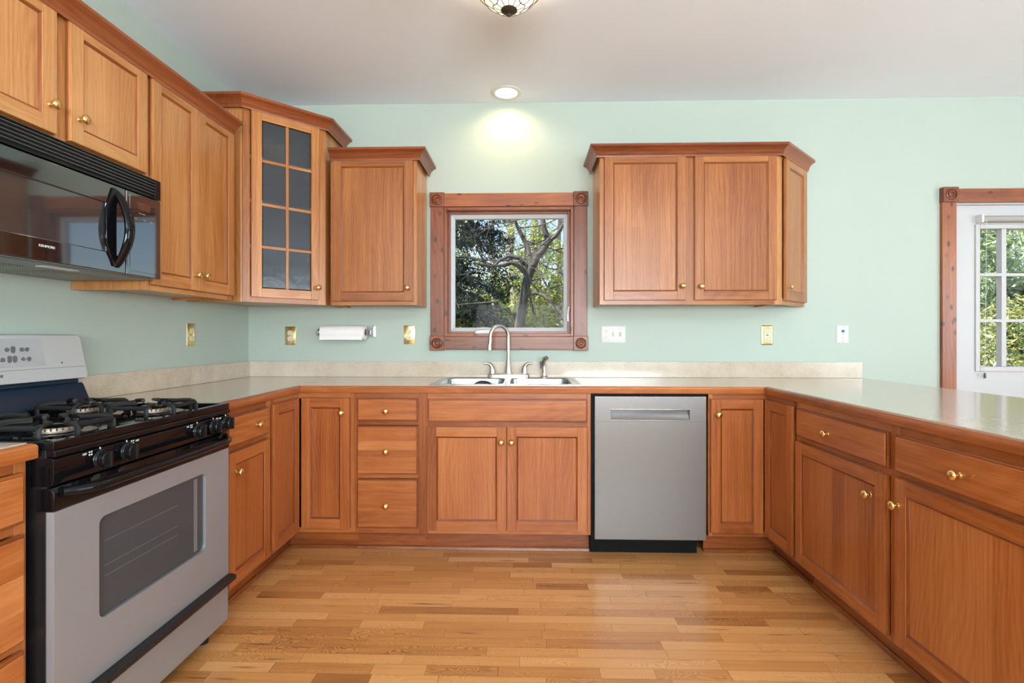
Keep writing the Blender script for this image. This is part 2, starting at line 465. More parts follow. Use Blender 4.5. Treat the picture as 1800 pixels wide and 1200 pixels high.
def tag(o, label, cat, group=None, kind=None):
    o['label'] = label
    if cat: o['category'] = cat
    if group: o['group'] = group
    if kind: o['kind'] = kind
    return o
def thing(name, label, cat, loc=(0, 0, 0), rz=0, group=None, kind=None):
    o = D.objects.new(name, None); COL.objects.link(o); o.location = loc; o.rotation_euler = (0, 0, rz); o.empty_display_size = .05
    return tag(o, label, cat, group, kind)
def dup(o, parent, loc, rot=(0, 0, 0)):
    c = o.copy(); COL.objects.link(c); c.parent = parent; c.location = loc; c.rotation_euler = rot; return c
def text(s_, size, mat_, parent, loc, rot, ext=.0004, name='lettering', sx=1):
    cu = D.curves.new('t', 'FONT'); cu.body = s_; cu.size = size; cu.extrude = ext; cu.align_x = 'CENTER'; cu.align_y = 'CENTER'
    t = D.objects.new('t', cu); COL.objects.link(t)
    bpy.context.view_layer.update()
    me = D.meshes.new_from_object(t.evaluated_get(bpy.context.evaluated_depsgraph_get()))
    D.objects.remove(t); me.name = name; me.materials.clear(); me.materials.append(mat_)
    o = D.objects.new(name, me); COL.objects.link(o); o.parent = parent; o.location = loc; o.rotation_euler = rot; o.scale = (sx, 1, 1); return o

# ------------------------------------------------------------------ the room
RX, RY, CZ, T = 7.5, -7.0, 2.706, .14
MB().box(-T, RX+T, RY-T, T, -.12, 0).build('floor', OAK)
tag(D.objects['floor'], 'warm oak strip floor running across the kitchen', None, kind='structure')
recx, recy, recr = 1.717, -.142, .074
hs = .10
m = MB().grid([-T, recx-hs, recx+hs, RX+T], [RY-T, recy-hs, recy+hs, T], lambda x, y: not (abs(x-recx) < hs and abs(y-recy) < hs), 'z', CZ, CZ+.12)
A = [2*PI*i/48 for i in range(48)]
sq = [(recx+hs*math.cos(a)/max(abs(math.cos(a)), abs(math.sin(a))), recy+hs*math.sin(a)/max(abs(math.cos(a)), abs(math.sin(a))), CZ) for a in A]
m.loft([sq, [(recx+.080*math.cos(a), recy+.080*math.sin(a), CZ) for a in A], [(recx+.080*math.cos(a), recy+.080*math.sin(a), CZ+.12) for a in A]], cap0=False, cap1=True)
o = m.build('ceiling', CEIL)
tag(o, 'plain white ceiling', None, kind='structure')
WX0, WX1, WZ0, WZ1 = 1.304, 2.150, 1.180, 2.026          # window opening
DX0, DX1, DZ1 = 4.566, 5.500, 2.032                      # door opening
o = MB().grid([-T, WX0, WX1, DX0, DX1, RX+T], [0, WZ0, WZ1, DZ1, CZ],
    lambda x, z: not ((WX0 < x < WX1 and WZ0 < z < WZ1) or (DX0 < x < DX1 and z < DZ1)), 'y', 0, T).build('wall_back', WALL)
tag(o, 'pale green back wall behind the sink', None, kind='structure')
o = MB().box(-T, 0, RY, 0, 0, CZ).build('wall_left', WALL); tag(o, 'pale green wall behind the stove', None, kind='structure')
o = MB().grid([RY, -6.05, -2.55, 0], [0, .5, 2.35, CZ], lambda y, z: not (-6.05 < y < -2.55 and .5 < z < 2.35), 'x', RX, RX+T).build('wall_right', WALL)
tag(o, 'pale green right wall with a wide window', None, kind='structure')
o = MB().grid([-T, .75, 4.45, RX+T], [0, .5, 2.35, CZ], lambda x, z: not (.75 < x < 4.45 and .5 < z < 2.35), 'y', RY-T, RY).build('wall_rear', WALL)
tag(o, 'pale green rear wall with a wide window', None, kind='structure')
def big_window(name, horiz, a0, a1, z0, z1, at, label):
    r = thing(name, label, None, kind='structure'); m = MB(); n = 3; fw = .06
    edges = [a0+(a1-a0)*i/n for i in range(n+1)]
    for e in edges:
        if horiz: m.box(max(a0, e-fw/2), min(a1, e+fw/2), at, at+.06, z0, z1)
        else: m.box(at, at+.06, max(a0, e-fw/2), min(a1, e+fw/2), z0, z1)
    for z in (z0, z1-fw):
        if horiz: m.box(a0, a1, at, at+.06, z, z+fw)
        else: m.box(at, at+.06, a0, a1, z, z+fw)
    m.build('window_frame', WHITE_MET, r)
    for i in range(n):
        g = MB()
        if horiz: g.box(edges[i], edges[i+1], at+.025, at+.031, z0, z1)
        else: g.box(at+.025, at+.031, edges[i], edges[i+1], z0, z1)
        g.build('pane', GLASS, r)
big_window('window_2', True, .75, 4.45, .5, 2.35, RY-.12, 'wide white framed window in the rear wall')
big_window('window_3', False, -6.05, -2.55, .5, 2.35, RX+.05, 'wide white framed window in the right wall')
bb = MB(); bb.sweep([(3.72, 0), (4.47, 0)], [(0, 0), (.015, 0), (.015, .075), (.009, .09), (0, .09)], side=1)
tag(bb.build('baseboard_back', TRIMW), 'low painted baseboard on the back wall', None, kind='structure')

# ------------------------------------------------------------------ kitchen window over the sink
def rosette(parent, cx, cz, half, depth, name='corner_block', mat_=KNOTTY):
    m = MB().box(cx-half, cx+half, -depth, 0, cz-half, cz+half, grain='z')
    o = m.build(name, mat_, parent, bevel=.003)
    r = MB(); R = half*.72
    r.lathe([(0, .004), (R*.16, .0045), (R*.28, .001), (R*.40, .0005), (R*.50, .006), (R*.62, .0065), (R*.70, .001), (R*.78, .0005), (R*.88, .006), (R, .004), (R*1.05, -.001)],
            c=(cx, -depth-.0002, cz), axis='-y', seg=32, tone=.15)
    r.build('rosette', CH_CROWN, o)
    return o
win = thing('window_1', 'square picture window over the sink with knotty red wood casing', None, kind='structure')
CD = .021
m = MB(); ow = .087
m.box(WX0-ow, WX0, -CD, 0, WZ0, WZ1, grain='z', tone=.25); m.build('casing', KNOTTY, win, bevel=.004)
m = MB(); m.box(WX1, WX1+ow, -CD, 0, WZ0, WZ1, grain='z', tone=.28); m.build('casing', KNOTTY, win, bevel=.004)
m = MB(); m.box(WX0, WX1, -CD, 0, WZ1, WZ1+ow, grain='x', tone=.9); m.build('casing', KNOTTY, win, bevel=.004)
m = MB(); m.box(WX0, WX1, -CD, 0, WZ0-ow, WZ0, grain='x', tone=.35); m.build('casing', KNOTTY, win, bevel=.004)
for cx in (WX0-.0445, WX1+.0445):
    for cz in (WZ0-.0445, WZ1+.0445): rosette(win, cx, cz, .0475, .03)
m = MB(); j = .019    # jamb lining and inner stop
for a, b, c, d in ((WX0, WX0+j, WZ0, WZ1), (WX1-j, WX1, WZ0, WZ1)): m.box(a, b, -.004, .139, c, d, grain='z', tone=.6)
for c, d in ((WZ0, WZ0+j), (WZ1-j, WZ1)): m.box(WX0+j, WX1-j, -.004, .139, c, d, grain='x', tone=.6)
for a, b in ((WX0+j, WX0+j+.014), (WX1-j-.014, WX1-j)): m.box(a, b, .045, .139, WZ0+j, WZ1-j, grain='z', tone=.55)
for c, d in ((WZ0+j, WZ0+j+.014), (WZ1-j-.014, WZ1-j)): m.box(WX0+j+.014, WX1-j-.014, .045, .139, c, d, grain='x', tone=.55)
m.build('jamb', KNOTTY, win, bevel=.002)
sx0, sx1, sz0, sz1 = WX0+.033, WX1-.033, WZ0+.033, WZ1-.033; sw = .026
m = MB()
m.hexa([(sx0, .07, sz0), (sx0+sw, .082, sz0+sw), (sx0+sw, .115, sz0+sw), (sx0, .115, sz0), (sx0, .07, sz1), (sx0+sw, .082, sz1-sw), (sx0+sw, .115, sz1-sw), (sx0, .115, sz1)])
m.hexa([(sx1-sw, .082, sz0+sw), (sx1, .07, sz0), (sx1, .115, sz0), (sx1-sw, .115, sz0+sw), (sx1-sw, .082, sz1-sw), (sx1, .07, sz1), (sx1, .115, sz1), (sx1-sw, .115, sz1-sw)])
m.hexa([(sx0, .07, sz0), (sx1, .07, sz0), (sx1, .115, sz0), (sx0, .115, sz0), (sx0+sw, .082, sz0+sw), (sx1-sw, .082, sz0+sw), (sx1-sw, .115, sz0+sw), (sx0+sw, .115, sz0+sw)])
m.hexa([(sx0+sw, .082, sz1-sw), (sx1-sw, .082, sz1-sw), (sx1-sw, .115, sz1-sw), (sx0+sw, .115, sz1-sw), (sx0, .07, sz1), (sx1, .07, sz1), (sx1, .115, sz1), (sx0, .115, sz1)])
o = m.build('sash', VINYL, win, bevel=.0015)
MB().box(sx0+sw-.004, sx1-sw+.004, .095, .101, sz0+sw-.004, sz1-sw+.004).build('pane', GLASS, o)
m = MB(); m.prism([(-.055, 0), (.055, 0), (.055, .016), (.04, .028), (-.045, .020), (-.055, .012)], 'y', .035, .068)
m.tube([(-.045, .045, .030), (.0, .034, .034), (.05, .034, .033)], .006, 8)
for k in range(len(m.v)): m.v[k] = (m.v[k][0]+1.560, m.v[k][1], m.v[k][2]+WZ0+j)
m.build('crank_handle', WHITE_PL, win, bevel=.002)
m = MB(); m.box(WX1-.040, WX1-.028, .035, .062, 1.278, 1.352).tube([(WX1-.034, .03, 1.33), (WX1-.030, .018, 1.36), (WX1-.028, .016, 1.375)], .005, 8)
m.build('sash_lock', WHITE_PL, win, bevel=.002)

# ------------------------------------------------------------------ garden door on the right
door = thing('door_1', 'white exterior door with a gridded glass lite and reddish wood casing', None, kind='structure')
m = MB(); cw = .089
m.box(DX0-cw+.006, DX0+.006, -.024, 0, 0, DZ1+.004, grain='z', tone=.62); m.build('casing', KNOTTY, door, bevel=.003)
m = MB(); m.box(DX1-.006, DX1+cw-.006, -.024, 0, 0, DZ1+.004, grain='z', tone=.6); m.build('casing', KNOTTY, door, bevel=.003)
m = MB(); m.box(DX0+.006, DX1-.006, -.024, 0, DZ1-.002, DZ1+.085, grain='x', tone=.6); m.build('casing', KNOTTY, door, bevel=.003)
for cx in (DX0-.0385, DX1+.0385): rosette(door, cx, DZ1+.046, .0475, .038)
m = MB(); m.box(DX0, DX0+.012, .002, .139, 0, DZ1); m.box(DX1-.012, DX1, .002, .139, 0, DZ1); m.box(DX0+.012, DX1-.012, .002, .139, DZ1-.012, DZ1)
m.build('door_jamb', WHITE_MET, door, bevel=.001)
lx0, lx1, lz0, lz1 = 4.712, 5.354, .955, 1.895; lf = .028
m = MB().grid([DX0+.014, lx0+.01, lx1-.01, DX1-.014], [.008, lz0+.01, lz1-.01, DZ1-.014], lambda x, z: not (lx0 < x < lx1 and lz0 < z < lz1), 'y', .012, .056)
m.build('door_slab', WHITE_MET, door, bevel=.001)
m = MB()
for a, b in ((lx0, lx0+lf), (lx1-lf, lx1)): m.box(a, b, .002, .066, lz0, lz1)
for a, b in ((lz0, lz0+lf+.004), (lz1-lf, lz1)): m.box(lx0+lf, lx1-lf, .002, .066, a, b)
lite = m.build('lite_frame', WHITE_MET, door, bevel=.004)
gx0, gx1, gz0, gz1 = lx0+lf, lx1-lf, lz0+lf+.004, lz1-lf
m = MB(); mw = .020
for i in (1, 2):
    x = gx0+(gx1-gx0)*i/3-.02; z = gz0+(gz1-gz0)*i/3
    if i == 1: x = 4.893
    else: x = 5.08
    m.box(x-mw*.75, x+mw*.75, .008, .05, gz0, gz1)
    m.box(gx0, gx1, .0085, .0495, z-mw/2, z+mw/2)
m.build('muntins', WHITE_MET, lite, bevel=.003)
MB().box(gx0, gx1, .030, .034, gz0, gz1).build('pane', GLASS, lite)
for z in (1.03, 1.81):
    m = MB(); m.tube([(DX0+.008, -.003, z-.05), (DX0+.008, -.003, z+.05)], .0075, 10)
    for k in range(3): m.tube([(DX0+.008, -.003, z-.05+.034*k), (DX0+.008, -.003, z-.04+.034*k)], .009, 10)
    m.build('hinge', NICKEL, door)
m = MB(); m.tube([(lx0+.02, -.012, 1.925), (5.34, -.012, 1.925)], .021, 16); bl = None
blind = thing('roller_blind', 'rolled up grey blind mounted above the door glass', 'blind', (4.73, -.012, 1.925))
m.build('fabric_roll', SHADE, blind, world=(4.73, -.012, 1.925))
m = MB()
for x in (lx0+.006, 5.345): MB().box(x, x+.014, -.036, .0115, 1.900, 1.952).build('bracket', WHITE_PL, blind, world=(4.73, -.012, 1.925), bevel=.002)
m = MB(); m.tube([(4.752, -.030, 1.92), (4.752, -.022, 1.4), (4.752, -.016, .95)], .0012, 6)
cord = m.build('cord', WHITE_PL, blind, world=(4.73, -.012, 1.925))
m = MB(); m.lathe([(.003, .03), (.006, .025), (.007, 0), (.005, -.004)], c=(4.752, -.016, .918), seg=12)
m.build('cord_weight', DARKGREY, cord, world=(4.73, -.012, 1.925))

# ------------------------------------------------------------------ cabinets
# cabinets are drawn in their own frame: x along the front, front face at y = 0, y grows into the cabinet, z up
m = MB(); m.lathe([(.009, 0), (.0095, .002), (.0055, .005), (.005, .012), (.008, .017), (.0150, .021), (.0162, .025), (.0145, .029), (.008, .0325), (0, .0335)], axis='-y', seg=24)
KNOB = m.build('knob', BRASS); FIRST = [True]
DT = .019
def knob(parent, x, z, y=-DT):
    if FIRST[0]:
        FIRST[0] = False; KNOB.parent = parent; KNOB.location = (x, y, z); return KNOB
    return dup(KNOB, parent, (x, y, z))
def panel_door(root, x0, x1, z0, z1, kx=None, kz=None, wd=None, st=.05, name='door', tones=None, y=0, light=None):
    wd = wd or CH; m = MB(); r = .0085; f = y-DT
    t = tones or [min(.95, max(.05, random.gauss(.5, .2))) for _ in range(5)]
    m.box(x0, x0+st, f, y-.0005, z0, z1, grain='z', tone=t[0]); m.box(x1-st, x1, f, y-.0005, z0, z1, grain='z', tone=t[1])
    m.box(x0+st, x1-st, f+.0004, y-.0005, z0, z0+st, grain='x', tone=t[2]); m.box(x0+st, x1-st, f+.0004, y-.0005, z1-st, z1, grain='x', tone=t[3])
    m.box(x0-.0028, x1+.0028, f+.010, y-.0004, z0-.0028, z1+.0028, grain='z', tone=.0)   # stained outer edge of the door
    a, b, c, d = x0+st, x1-st, z0+st, z1-st
    m.box(a+.0005, b-.0005, f+r, y-.001, c+.0005, d-.0005, grain='z', tone=t[4])
    # small bead round the panel
    bd, tb = .009, -.15
    m.hexa([(a, f+.0025, c), (a+bd, f+r-.0005, c+bd), (a+bd, f+r+.002, c+bd), (a, f+r+.002, c), (a, f+.0025, d), (a+bd, f+r-.0005, d-bd), (a+bd, f+r+.002, d-bd), (a, f+r+.002, d)], grain='z', tone=tb)
    m.hexa([(b-bd, f+r-.0005, c+bd), (b, f+.0025, c), (b, f+r+.002, c), (b-bd, f+r+.002, c+bd), (b-bd, f+r-.0005, d-bd), (b, f+.0025, d), (b, f+r+.002, d), (b-bd, f+r+.002, d-bd)], grain='z', tone=tb)
    m.hexa([(a, f+.0025, c), (b, f+.0025, c), (b, f+r+.002, c), (a, f+r+.002, c), (a+bd, f+r-.0005, c+bd), (b-bd, f+r-.0005, c+bd), (b-bd, f+r+.002, c+bd), (a+bd, f+r+.002, c+bd)], grain='x', tone=tb)
    m.hexa([(a+bd, f+r-.0005, d-bd), (b-bd, f+r-.0005, d-bd), (b-bd, f+r+.002, d-bd), (a+bd, f+r+.002, d-bd), (a, f+.0025, d), (b, f+.0025, d), (b, f+r+.002, d), (a, f+r+.002, d)], grain='x', tone=tb)
    o = m.build(name, wd, root, bevel=.0022)
    if kx is not None: knob(o, kx, kz, f)
    return o
def drawer(root, x0, x1, z0, z1, kx=None, kz=None, wd=None, name='drawer', tone=None, boards=None):
    """slab front with a stepped, eased edge; boards: glued-up strips of their own shade"""
    wd = wd or CH; m = MB(); e = .007
    bs = boards or [(1.0, tone if tone is not None else random.uniform(.3, .7))]
    z = z0+e
    m.box(x0, x1, -DT+.006, -.0005, z0, z1, grain='x', tone=bs[0][1]-.55)
    H = (z1-z0-2*e)
    for fr, t in bs:
        m.box(x0+e, x1-e, -DT, -DT+.0065, z, z+H*fr, grain='x', tone=t); z += H*fr
    o = m.build(name, wd, root, bevel=.0016 if boards else .003)
    if kx is not None: knob(o, kx, kz)
    return o
BH = .875   # top of the base cabinets
def base_body(root, wdt, depth, stiles, rails, toe0=0, toe1=None, toe=True, wd=None, x0=0):
    """carcass panels, face frame from the given boards, toe kick"""
    wd = wd or CH; toe1 = wdt if toe1 is None else toe1
    m = MB(); t = .016
    m.box(x0, x0+t, .0195, depth, .115, BH, grain='z', tone=.5); m.box(wdt-t, wdt, .0195, depth, .115, BH, grain='z', tone=.5)
    m.box(x0+t, wdt-t, .0195, depth, .115, .131, grain='x', tone=.5); m.box(x0+t, wdt-t, depth-.008, depth, .131, BH, grain='x', tone=.5)
    m.build('carcass', wd, root)
    m = MB()
    for a, b in stiles: m.box(a, b, 0, .019, .115, BH, grain='z')
    for a, b, c, d in rails: m.box(a, b, .0006, .019, c, d, grain='x')
    m.build('face_frame', wd, root, bevel=.0008)
    if toe:
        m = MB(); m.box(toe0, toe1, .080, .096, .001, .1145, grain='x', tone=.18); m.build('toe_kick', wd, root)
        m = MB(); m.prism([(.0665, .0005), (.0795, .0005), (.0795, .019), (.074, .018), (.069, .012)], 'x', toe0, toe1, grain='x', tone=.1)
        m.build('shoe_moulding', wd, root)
YB = -.602
G_BASE = 'cherry base cabinets below the counter'
# drawer base
dx = .907
r = thing('base_cabinet', 'cherry three-drawer base cabinet left of the sink doors', 'cabinet', (dx, YB, 0), 0, G_BASE)
base_body(r, .376, .595, [(0, .022), (.350, .376)], [(.022, .350, .84, BH), (.022, .350, .70, .722), (.022, .350, .412, .434), (.022, .350, .115, .146)])
drawer(r, .021, .351, .724, .846, .182, .778, tone=.55)
drawer(r, .021, .351, .436, .698, .182, .561, boards=[(.36, .62), (.13, .45), (.22, .85), (.29, .35)])
drawer(r, .021, .351, .146, .411, .182, .270, boards=[(.33, .35), (.67, .62)])
# sink base
sx = 1.283
r = thing('base_cabinet', 'wide cherry sink base cabinet with two doors below the basin', 'cabinet', (sx, YB, 0), 0, G_BASE)
base_body(r, .904, .595, [(0, .028), (.884, .904)], [(.028, .884, .842, BH), (.028, .884, .692, .720), (.028, .884, .115, .142)])
drawer(r, .028, .885, .720, .844, name='false_front', tone=.5)
panel_door(r, .026, .452, .139, .692, .425, .614, tones=[.12, .5, .55, .75, .7])
panel_door(r, .457, .883, .140, .694, .480, .613, tones=[.5, .72, .45, .5, .5])
# left corner cabinet with two hinged corner doors (in room coordinates of an L)
def corner_base(name_label, mirror):
    """L-shaped corner base drawn for the left corner: legs along +x and -y; mirrored for the right corner"""
    s_ = -1 if mirror else 1
    X0 = 3.716 if mirror else 0.002
    r = thing('base_cabinet', name_label, 'cabinet', (X0, 0, 0), 0, G_BASE)
    def bx(m, a, b, y0, y1, z0, z1, **k): m.box(s_*a, s_*b, y0, y1, z0, z1, **k)
    m = MB(); fd = .600 if not mirror else .601
    far = .905
    bx(m, far-.016, far, -.583, -.005, .115, BH, grain='z', tone=.5); bx(m, .005, .583, -far, -far+.016, .115, BH, grain='z', tone=.5)
    bx(m, .005, far-.016, -.012, -.005, .115, BH, grain='x', tone=.5); bx(m, .005, .012, -far+.016, -.012, .115, BH, grain='y', tone=.5)
    bx(m, .012, far-.016, -.583, -.012, .115, .131, grain='x', tone=.5); bx(m, .012, .583, -far+.016, -.583, .115, .131, grain='y', tone=.5)
    m.build('carcass', CH, r)
    m = MB()
    bx(m, .583, far, -fd, -fd+.018, .842, BH, grain='x'); bx(m, .583, far, -fd, -fd+.018, .115, .143, grain='x'); bx(m, far-.022, far, -fd-.0006, -fd+.018, .115, BH, grain='z')
    bx(m, fd-.018, fd, -far, -fd, .842, BH, grain='y'); bx(m, fd-.018, fd, -far, -fd, .115, .143, grain='y'); bx(m, fd-.018, fd+.0006, -far, -far+.0225, .115, BH, grain='z')
    m.build('face_frame', CH, r, bevel=.0008)
    m = MB(); bx(m, fd-.096, far, -fd+.080, -fd+.096, .001, .1145, grain='x', tone=.18); bx(m, fd-.096, fd-.080, -far, -fd+.080, .001, .1145, grain='y', tone=.18)
    m.build('toe_kick', CH, r)
    m = MB(); bx(m, fd-.068, far, -fd+.067, -fd+.0795, .0005, .018, grain='x', tone=.1); bx(m, fd-.0795, fd-.067, -far, -fd+.067, .0005, .018, grain='y', tone=.1)
    m.build('shoe_moulding', CH, r, bevel=.003)
    return r, fd
r, fd = corner_base('cherry corner base cabinet left of the sink, with two inward corner doors', False)
# the door facing the room (back run) is drawn with its own transform
def placed(o, loc, rz): o.location = loc; o.rotation_euler = (0, 0, rz); return o
d1 = panel_door(r, .004, .266, .143, .846, .226, .768, tones=[.45, .45, .6, .3, .35]); placed(d1, (.619, -fd-.0006, 0), 0)
d2 = panel_door(r, .0, .278, .143, .847, tones=[.5, .55, .5, .5, .5]); placed(d2, (fd+.0006, -.912, 0), PI/2)
r, fd = corner_base('cherry corner base cabinet right of the dishwasher, with two inward corner doors', True)
d1 = panel_door(r, .0, .273, .140, .846, .034, .767, tones=[.55, .5, .25, .5, .45]); placed(d1, (-.896, -fd-.0006, 0), 0)
d2 = panel_door(r, .0, .280, .141, .848, tones=[.5, .5, .5, .5, .4]); placed(d2, (-fd-.0006, -.626, 0), -PI/2)
# left run, between corner and stove
r = thing('base_cabinet', 'narrow cherry base cabinet with one drawer and door beside the stove', 'cabinet', (.602, -1.344, 0), PI/2, G_BASE)
base_body(r, .437, .595, [(0, .055), (.388, .437)], [(.055, .388, .842, BH), (.055, .388, .694, .720), (.055, .388, .115, .142)], toe1=.437)
drawer(r, .050, .393, .717, .846, .262, .781, tone=.55)
panel_door(r, .050, .393, .139, .692, .098, .609, tones=[.45, .6, .5, .45, .5])
# left run, nearer than the stove
r = thing('base_cabinet', 'cherry drawer base cabinet nearest the camera, left of the stove', 'cabinet', (.602, -2.60, 0), PI/2, G_BASE)
base_body(r, .457, .595, [(0, .03), (.427, .457)], [(.03, .427, .846, BH), (.03, .427, .698, .720), (.03, .427, .412, .434), (.03, .427, .115, .146)])
drawer(r, .020, .441, .722, .846, .23, .78, tone=.75)
drawer(r, .020, .441, .432, .695, .23, .56, boards=[(.28, .72), (.36, .92), (.36, .62)])
drawer(r, .020, .441, .146, .411, .23, .27, boards=[(.5, .8), (.5, .55)])
# peninsula
r = thing('base_cabinet', 'long cherry peninsula cabinet with two drawers over two doors', 'cabinet', (3.115, -.912, 0), -PI/2, G_BASE)
base_body(r, 1.342, .595, [(0, .028), (.634, .678), (1.30, 1.342)], [(.028, .634, .842, BH), (.028, .634, .692, .72), (.028, .634, .115, .142), (.678, 1.30, .842, BH), (.678, 1.30, .692, .72), (.678, 1.30, .115, .142)])
drawer(r, .026, .637, .716, .846, .293, .774, tone=.5); drawer(r, .675, 1.30, .716, .845, .949, .777, tone=.62)
panel_door(r, .024, .630, .135, .692, .560, .604, tones=[.55, .45, .5, .5, .48]); panel_door(r, .680, 1.30, .135, .698, .682+.018, .609, tones=[.5, .5, .5, .28, .6])
m = MB()   # finished back and end panels of the peninsula
m.box(0, 1.342, .5955, .602, .002, BH, grain='z'); m.box(1.3425, 1.350, 0, .602, .002, BH, grain='z')
m.build('end_panel', CH, r)

# wall cabinets ---------------------------------------------------------
UB, UT = 1.367, 2.272
def wall_body(root, wdt, depth, z0, z1, stiles, wd=None, rail=.04, back=True):
    wd = wd or CH_UP; m = MB(); t = .016; i = .028
    m.box(0, t, .0195, depth, z0, z1, grain='z', tone=.75); m.box(wdt-t, wdt, .0195, depth, z0, z1, grain='z', tone=.75)
    m.box(t, wdt-t, .0195, depth, z0+.012, z0+.026, grain='x', tone=.85); m.box(t, wdt-t, .0195, depth, z1-t, z1, grain='x', tone=.6)
    m.box(t, wdt-t, depth-.008, depth, z0+.026, z1-t, grain='z', tone=.7)
    m.build('carcass', wd, root)
    m = MB()
    for a, b in stiles: m.box(a, b, 0, .019, z0, z1, grain='z')
    xs = [b for a, b in stiles][:-1]; xe = [a for a, b in stiles][1:]
    for a, b in zip(xs, xe): m.box(a, b, .0006, .019, z0, z0+rail, grain='x'); m.box(a, b, .0006, .019, z1-rail, z1, grain='x')
    m.build('face_frame', wd, root, bevel=.0008)
CROWN = [(.0198, -.004), (.0215, -.004), (.024, .002), (.0225, .010), (.026, .013), (.029, .022), (.037, .033), (.048, .042), (.058, .046), (.062, .049), (.062, .0615), (.0005, .0615), (.0005, .020), (.0198, .020)]
def crown_prof(z): return [(o, z+h) for o, h in CROWN]
G_UP = 'cherry wall cabinets above the counter'
# over the microwave
r = thing('wall_cabinet', 'short cherry wall cabinet over the microwave with two brass-knobbed doors', 'cabinet', (.309, -2.117, 0), PI/2, G_UP)
wall_body(r, .770, .305, 1.795, UT, [(0, .03), (.354, .408), (.745, .770)])
panel_door(r, .010, .356, 1.830, 2.245, .349-.018, 1.916, wd=CH_UP, tones=[.95, 1, .95, .95, 1]); panel_door(r, .408, .757, 1.830, 2.245, .408+.032, 1.913, wd=CH_UP, tones=[1, .95, .9, .9, 1])  # door tones raised: lamp glow and daylight put into the wood colour
# tall pair
r = thing('wall_cabinet', 'cherry wall cabinet with two tall narrow doors beside the microwave', 'cabinet', (.309, -1.345, 0), PI/2, G_UP)
wall_body(r, .610, .305, UB, UT, [(0, .03), (.29, .332), (.575, .610)])
panel_door(r, .017, .311, 1.390, 2.243, .311-.028, 1.458, wd=CH_UP, tones=[.85, .8, .7, .8, .85]); panel_door(r, .315, .603, 1.390, 2.243, .315+.028, 1.461, wd=CH_UP, tones=[.8, .75, .95, .75, .75])  # paler tones again, the light on this run painted into the wood
# their shared crown
m = MB(); m.sweep([(.309, -2.125), (.309, -.737)], crown_prof(2.228), side=1)
cr = m.build('crown_moulding', CH_CROWN); tag(cr, 'dark cherry crown moulding along the top of the left wall cabinets', 'moulding', 'cabinet crown mouldings')
# diagonal corner cabinet
c0 = (.311, -.633); LC = .455
r = thing('wall_cabinet', 'diagonal corner wall cabinet with an eight-pane seeded glass door', 'cabinet', (c0[0], c0[1], 0), PI/4, G_UP)
CT = 2.465
m = MB(); k = .7071
# side panels to the walls, bottom, top, back panels (drawn in the rotated frame)
def rot_pt(x, y): return ((x-c0[0])*k+(y-c0[1])*k, -(x-c0[0])*k+(y-c0[1])*k)
def slab(m, outline, z0, z1, **kw):
    pr = [rot_pt(*p) for p in outline]; m.prism(pr, 'z', z0, z1, **kw)
slab(m, [(.003, -.633), (.300, -.633), (.317, -.616), (.003, -.616)], UB, CT, grain='z', tone=.75)
slab(m, [(.617, -.316), (.633, -.300), (.633, -.003), (.617, -.003)], UB, CT, grain='z', tone=.8)
pent = [(.003, -.616), (.314, -.616), (.617, -.313), (.617, -.003), (.003, -.003)]
slab(m, pent, UB+.010, UB+.026, grain='x', tone=.8); slab(m, pent, CT-.016, CT, grain='x', tone=.6)
slab(m, [(.003, -.616), (.010, -.616), (.010, -.010), (.003, -.010)], UB+.026, CT-.016, grain='z', tone=.6); slab(m, [(.003, -.010), (.617, -.010), (.617, -.003), (.003, -.003)], UB+.026, CT-.016, grain='z', tone=.6)
m.build('carcass', CH_UP, r)
m = MB()
m.box(0, .038, 0, .019, UB, CT, grain='z', tone=.25); m.box(LC-.038, LC, 0, .019, UB, CT, grain='z', tone=.65)
m.box(.038, LC-.038, .0006, .019, UB, UB+.04, grain='x'); m.box(.038, LC-.038, .0006, .019, CT-.05, CT, grain='x')
m.build('face_frame', CH_UP, r, bevel=.0008)
for z in (1.655, 1.905, 2.145):
    m = MB(); slab(m, [(.012, -.600), (.322, -.600), (.608, -.314), (.608, -.012), (.012, -.012)], z+.012, z+.03, grain='x', tone=.9)
    m.build('shelf', mat('shelf_edge_%d' % int(z*100), (.85, .78, .70), .5), r)
dx0, dx1, dz0, dz1 = .040, .415, 1.395, 2.425
gx = (.094, .368); gz = (1.445, 2.368)
m = MB(); f = -DT
m.box(dx0, gx[0], f, -.0005, dz0, dz1, grain='z', tone=.75); m.box(gx[1], dx1, f, -.0005, dz0, dz1, grain='z', tone=.75)
m.box(gx[0], gx[1], f+.0005, -.0005, dz0, gz[0], grain='x', tone=.6); m.box(gx[0], gx[1], f+.0005, -.0005, gz[1], dz1, grain='x', tone=.65)
xm = (gx[0]+gx[1])/2
m.box(xm-.008, xm+.008, f+.003, -.002, gz[0], gz[1], grain='z', tone=.7)
rows = [1.672, 1.906, 2.146]
for z in rows:
    m.box(gx[0], xm-.008, f+.0035, -.002, z-.008, z+.008, grain='x', tone=.6); m.box(xm+.008, gx[1], f+.0035, -.002, z-.008, z+.008, grain='x', tone=.6)
gd = m.build('door', CH_UP, r, bevel=.002); knob(gd, .402, 1.466)
zz = [gz[0]]+rows+[gz[1]]
for i in range(4):
    for a, b in ((gx[0], xm), (xm, gx[1])):
        MB().box(a+.006, b-.006, -.011, -.008, zz[i]+.006, zz[i+1]-.006).build('pane', SEED, gd)
m = MB()
A = (.006, -.633); B = c0; Cc = (.633, -.311); E_ = (.633, -.004)
m.sweep([rot_pt(*A), rot_pt(*B), rot_pt(*Cc), rot_pt(*E_)], crown_prof(2.413), side=1)
m.build('crown', CH_CROWN, r)
